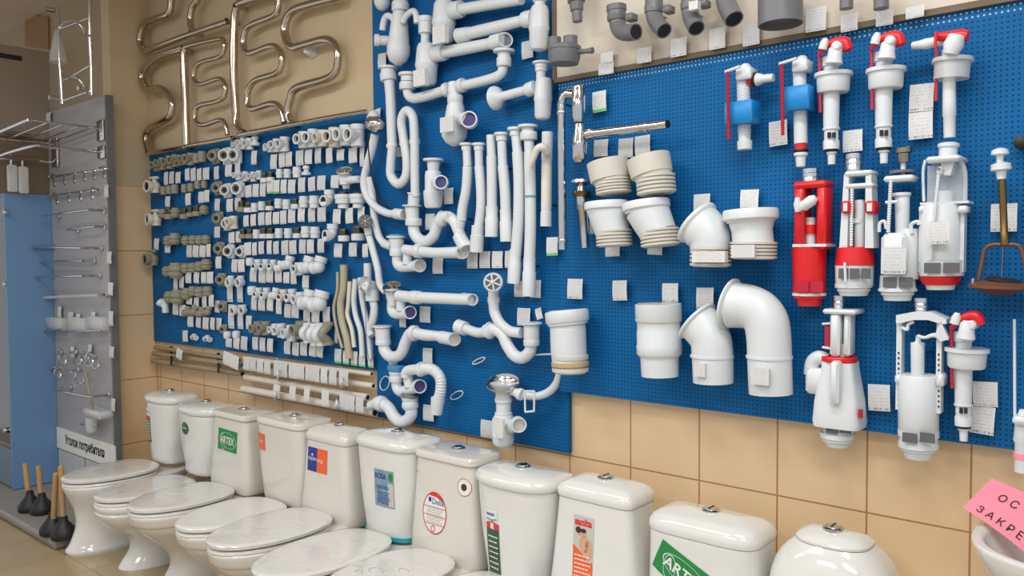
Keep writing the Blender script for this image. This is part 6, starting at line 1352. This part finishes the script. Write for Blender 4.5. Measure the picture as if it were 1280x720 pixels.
o = dp('wide dark grey pipe cap cut by the photo top', 975, 36); part('body', lat((975, -24), (975.5, 31), [(0, 22), (.1, 27), (1, 27), (1, 25), (.85, 25)], DO + .03, 34), 'dgrey', o)
o = dp('dark grey pipe end at the top edge, right of the wide cap', 1058, 13); part('body', lat((1058, -26), (1058, 11), [(0, 8), (1, 8), (1, 6.5)], DO, 22), 'dgrey', o)
o = dp('dark grey pipe end at the top edge, farthest right', 1101.5, 13); part('body', lat((1101.5, -26), (1101.5, 11), [(0, 9), (1, 9), (1, 7)], DO, 22), 'dgrey', o)
o = dp('dark grey floor drain trap with two round stubs and a handle', 705, 82, 'floor_drain_trap', 'drain trap')
part('round_body', lat((705.5, 57), (705, 80), [(0, 19), (.08, 21), (.25, 21), (.3, 20), (.7, 20), (1, 18)], DO + .03, 32), 'dgrey', o); part('stub', lat((693.5, 47), (693.5, 60), [(0, 7), (0, 8.2), (1, 8.2)], DO + .03), 'dgrey', o); part('stub', lat((713, 45.5), (713, 60), [(0, 8), (0, 9), (1, 9)], DO + .03), 'dgrey', o)
part('handle', tub([(722, 64.5), (732, 64), (741, 63)], [3.5, 3, 4], DO + .02, 1, 12), 'dgrey', o)
TWB = .05 + .018
for px, py, w, h, wh in [(759, 72, 16, 14, 'left of the right-angle elbow, upper of two'), (758, 85.5, 19, 15, 'left of the right-angle elbow, lower of two'), (805.6, 69, 18, 19, 'below the right-angle elbow'), (848.5, 59, 21, 23, 'below the second bend'), (897, 48, 21, 26, 'below the barcode elbow'), (939.5, 43, 22, 27, 'left under the wide cap'), (1020, 24, 26, 30, 'right of the wide cap'), (1062, 28, 22, 22, 'below the smaller pipe end'), (1106, 23, 22, 18, 'below the farthest right pipe end'), (1144, 15, 24, 15, 'rightmost on the white board')]:
    price(px, py, w, h, TWB, 'white price tag on the white board ' + wh, 'price tags on the white board', 0)

# every hung product sits on a short metal peg set in its board
for ob in [q for q in sc.objects if q.type == 'EMPTY' and q.get('category') in ('bottle trap', 'siphon', 'hose', 'flexible tube', 'basin waste', 'cistern valve', 'cistern siphon', 'pan connector', 'drain fitting', 'drain trap')]:
    ch = max(ob.children, key=lambda c: max(c.dimensions) if c.name.split('.')[0] not in ('overflow_hose', 'black_cable', 'chain', 'adjusting_rod', 'rod') else 0)
    org = ORG[ob.name]; v = max(ch.data.vertices, key=lambda q: q.co.y).co + org
    back = -.02 if v.x < 2.487 else (-.05 if v.z > 2.06 else -.045)
    if v.y < back - .002: part('peg_hook', MB().tube([V((v.x, back + .004, v.z)), V((v.x, v.y - .012, v.z))], .004, 8), 'metal', ob)
# ------------------------------------------------------------------ light
def area(name, loc, size, energy, col=(1, .99, .975), rot=(0, 0, 0)):
    l = bpy.data.lights.new(name, 'AREA'); l.shape = 'RECTANGLE'; l.size, l.size_y = size; l.energy = energy; l.color = col
    o = bpy.data.objects.new(name, l); COL.objects.link(o); o.location = loc; o.rotation_euler = rot; return o
area('overhead_light', (3.6, -1.15, 2.98), (1.3, .3), 21)
area('overhead_light', (4.6, -2.6, 2.98), (1.3, .5), 30)
area('overhead_light', (1.9, -1.7, 2.98), (1.3, .3), 22)
area('overhead_light', (2.6, -3.6, 2.98), (1.3, .5), 30)
area('overhead_light', (.2, -2.2, 2.98), (1.3, .4), 16)  # dim fill lamp added to brighten the panel and boards at the left
wd = bpy.data.worlds.new('world'); sc.world = wd; wd.use_nodes = True
nt = wd.node_tree; bg = nt.nodes['Background']; bg.inputs['Color'].default_value = (.84, .87, .9, 1); bg.inputs['Strength'].default_value = .62
sc.view_settings.view_transform = 'Standard'; sc.view_settings.look = 'None'; sc.view_settings.exposure = .3; sc.view_settings.gamma = 1
print('TAGS', NT_[0], 'FITTINGS', NF[0], 'OBJECTS', len(sc.objects), 'BADLAB', BADLAB)
seen = {}
for ob in sc.objects:
    if 'label' in ob and ob.parent is None: seen.setdefault(ob['label'], []).append(ob.name)
print('DUP', {k: v for k, v in seen.items() if len(v) > 1})
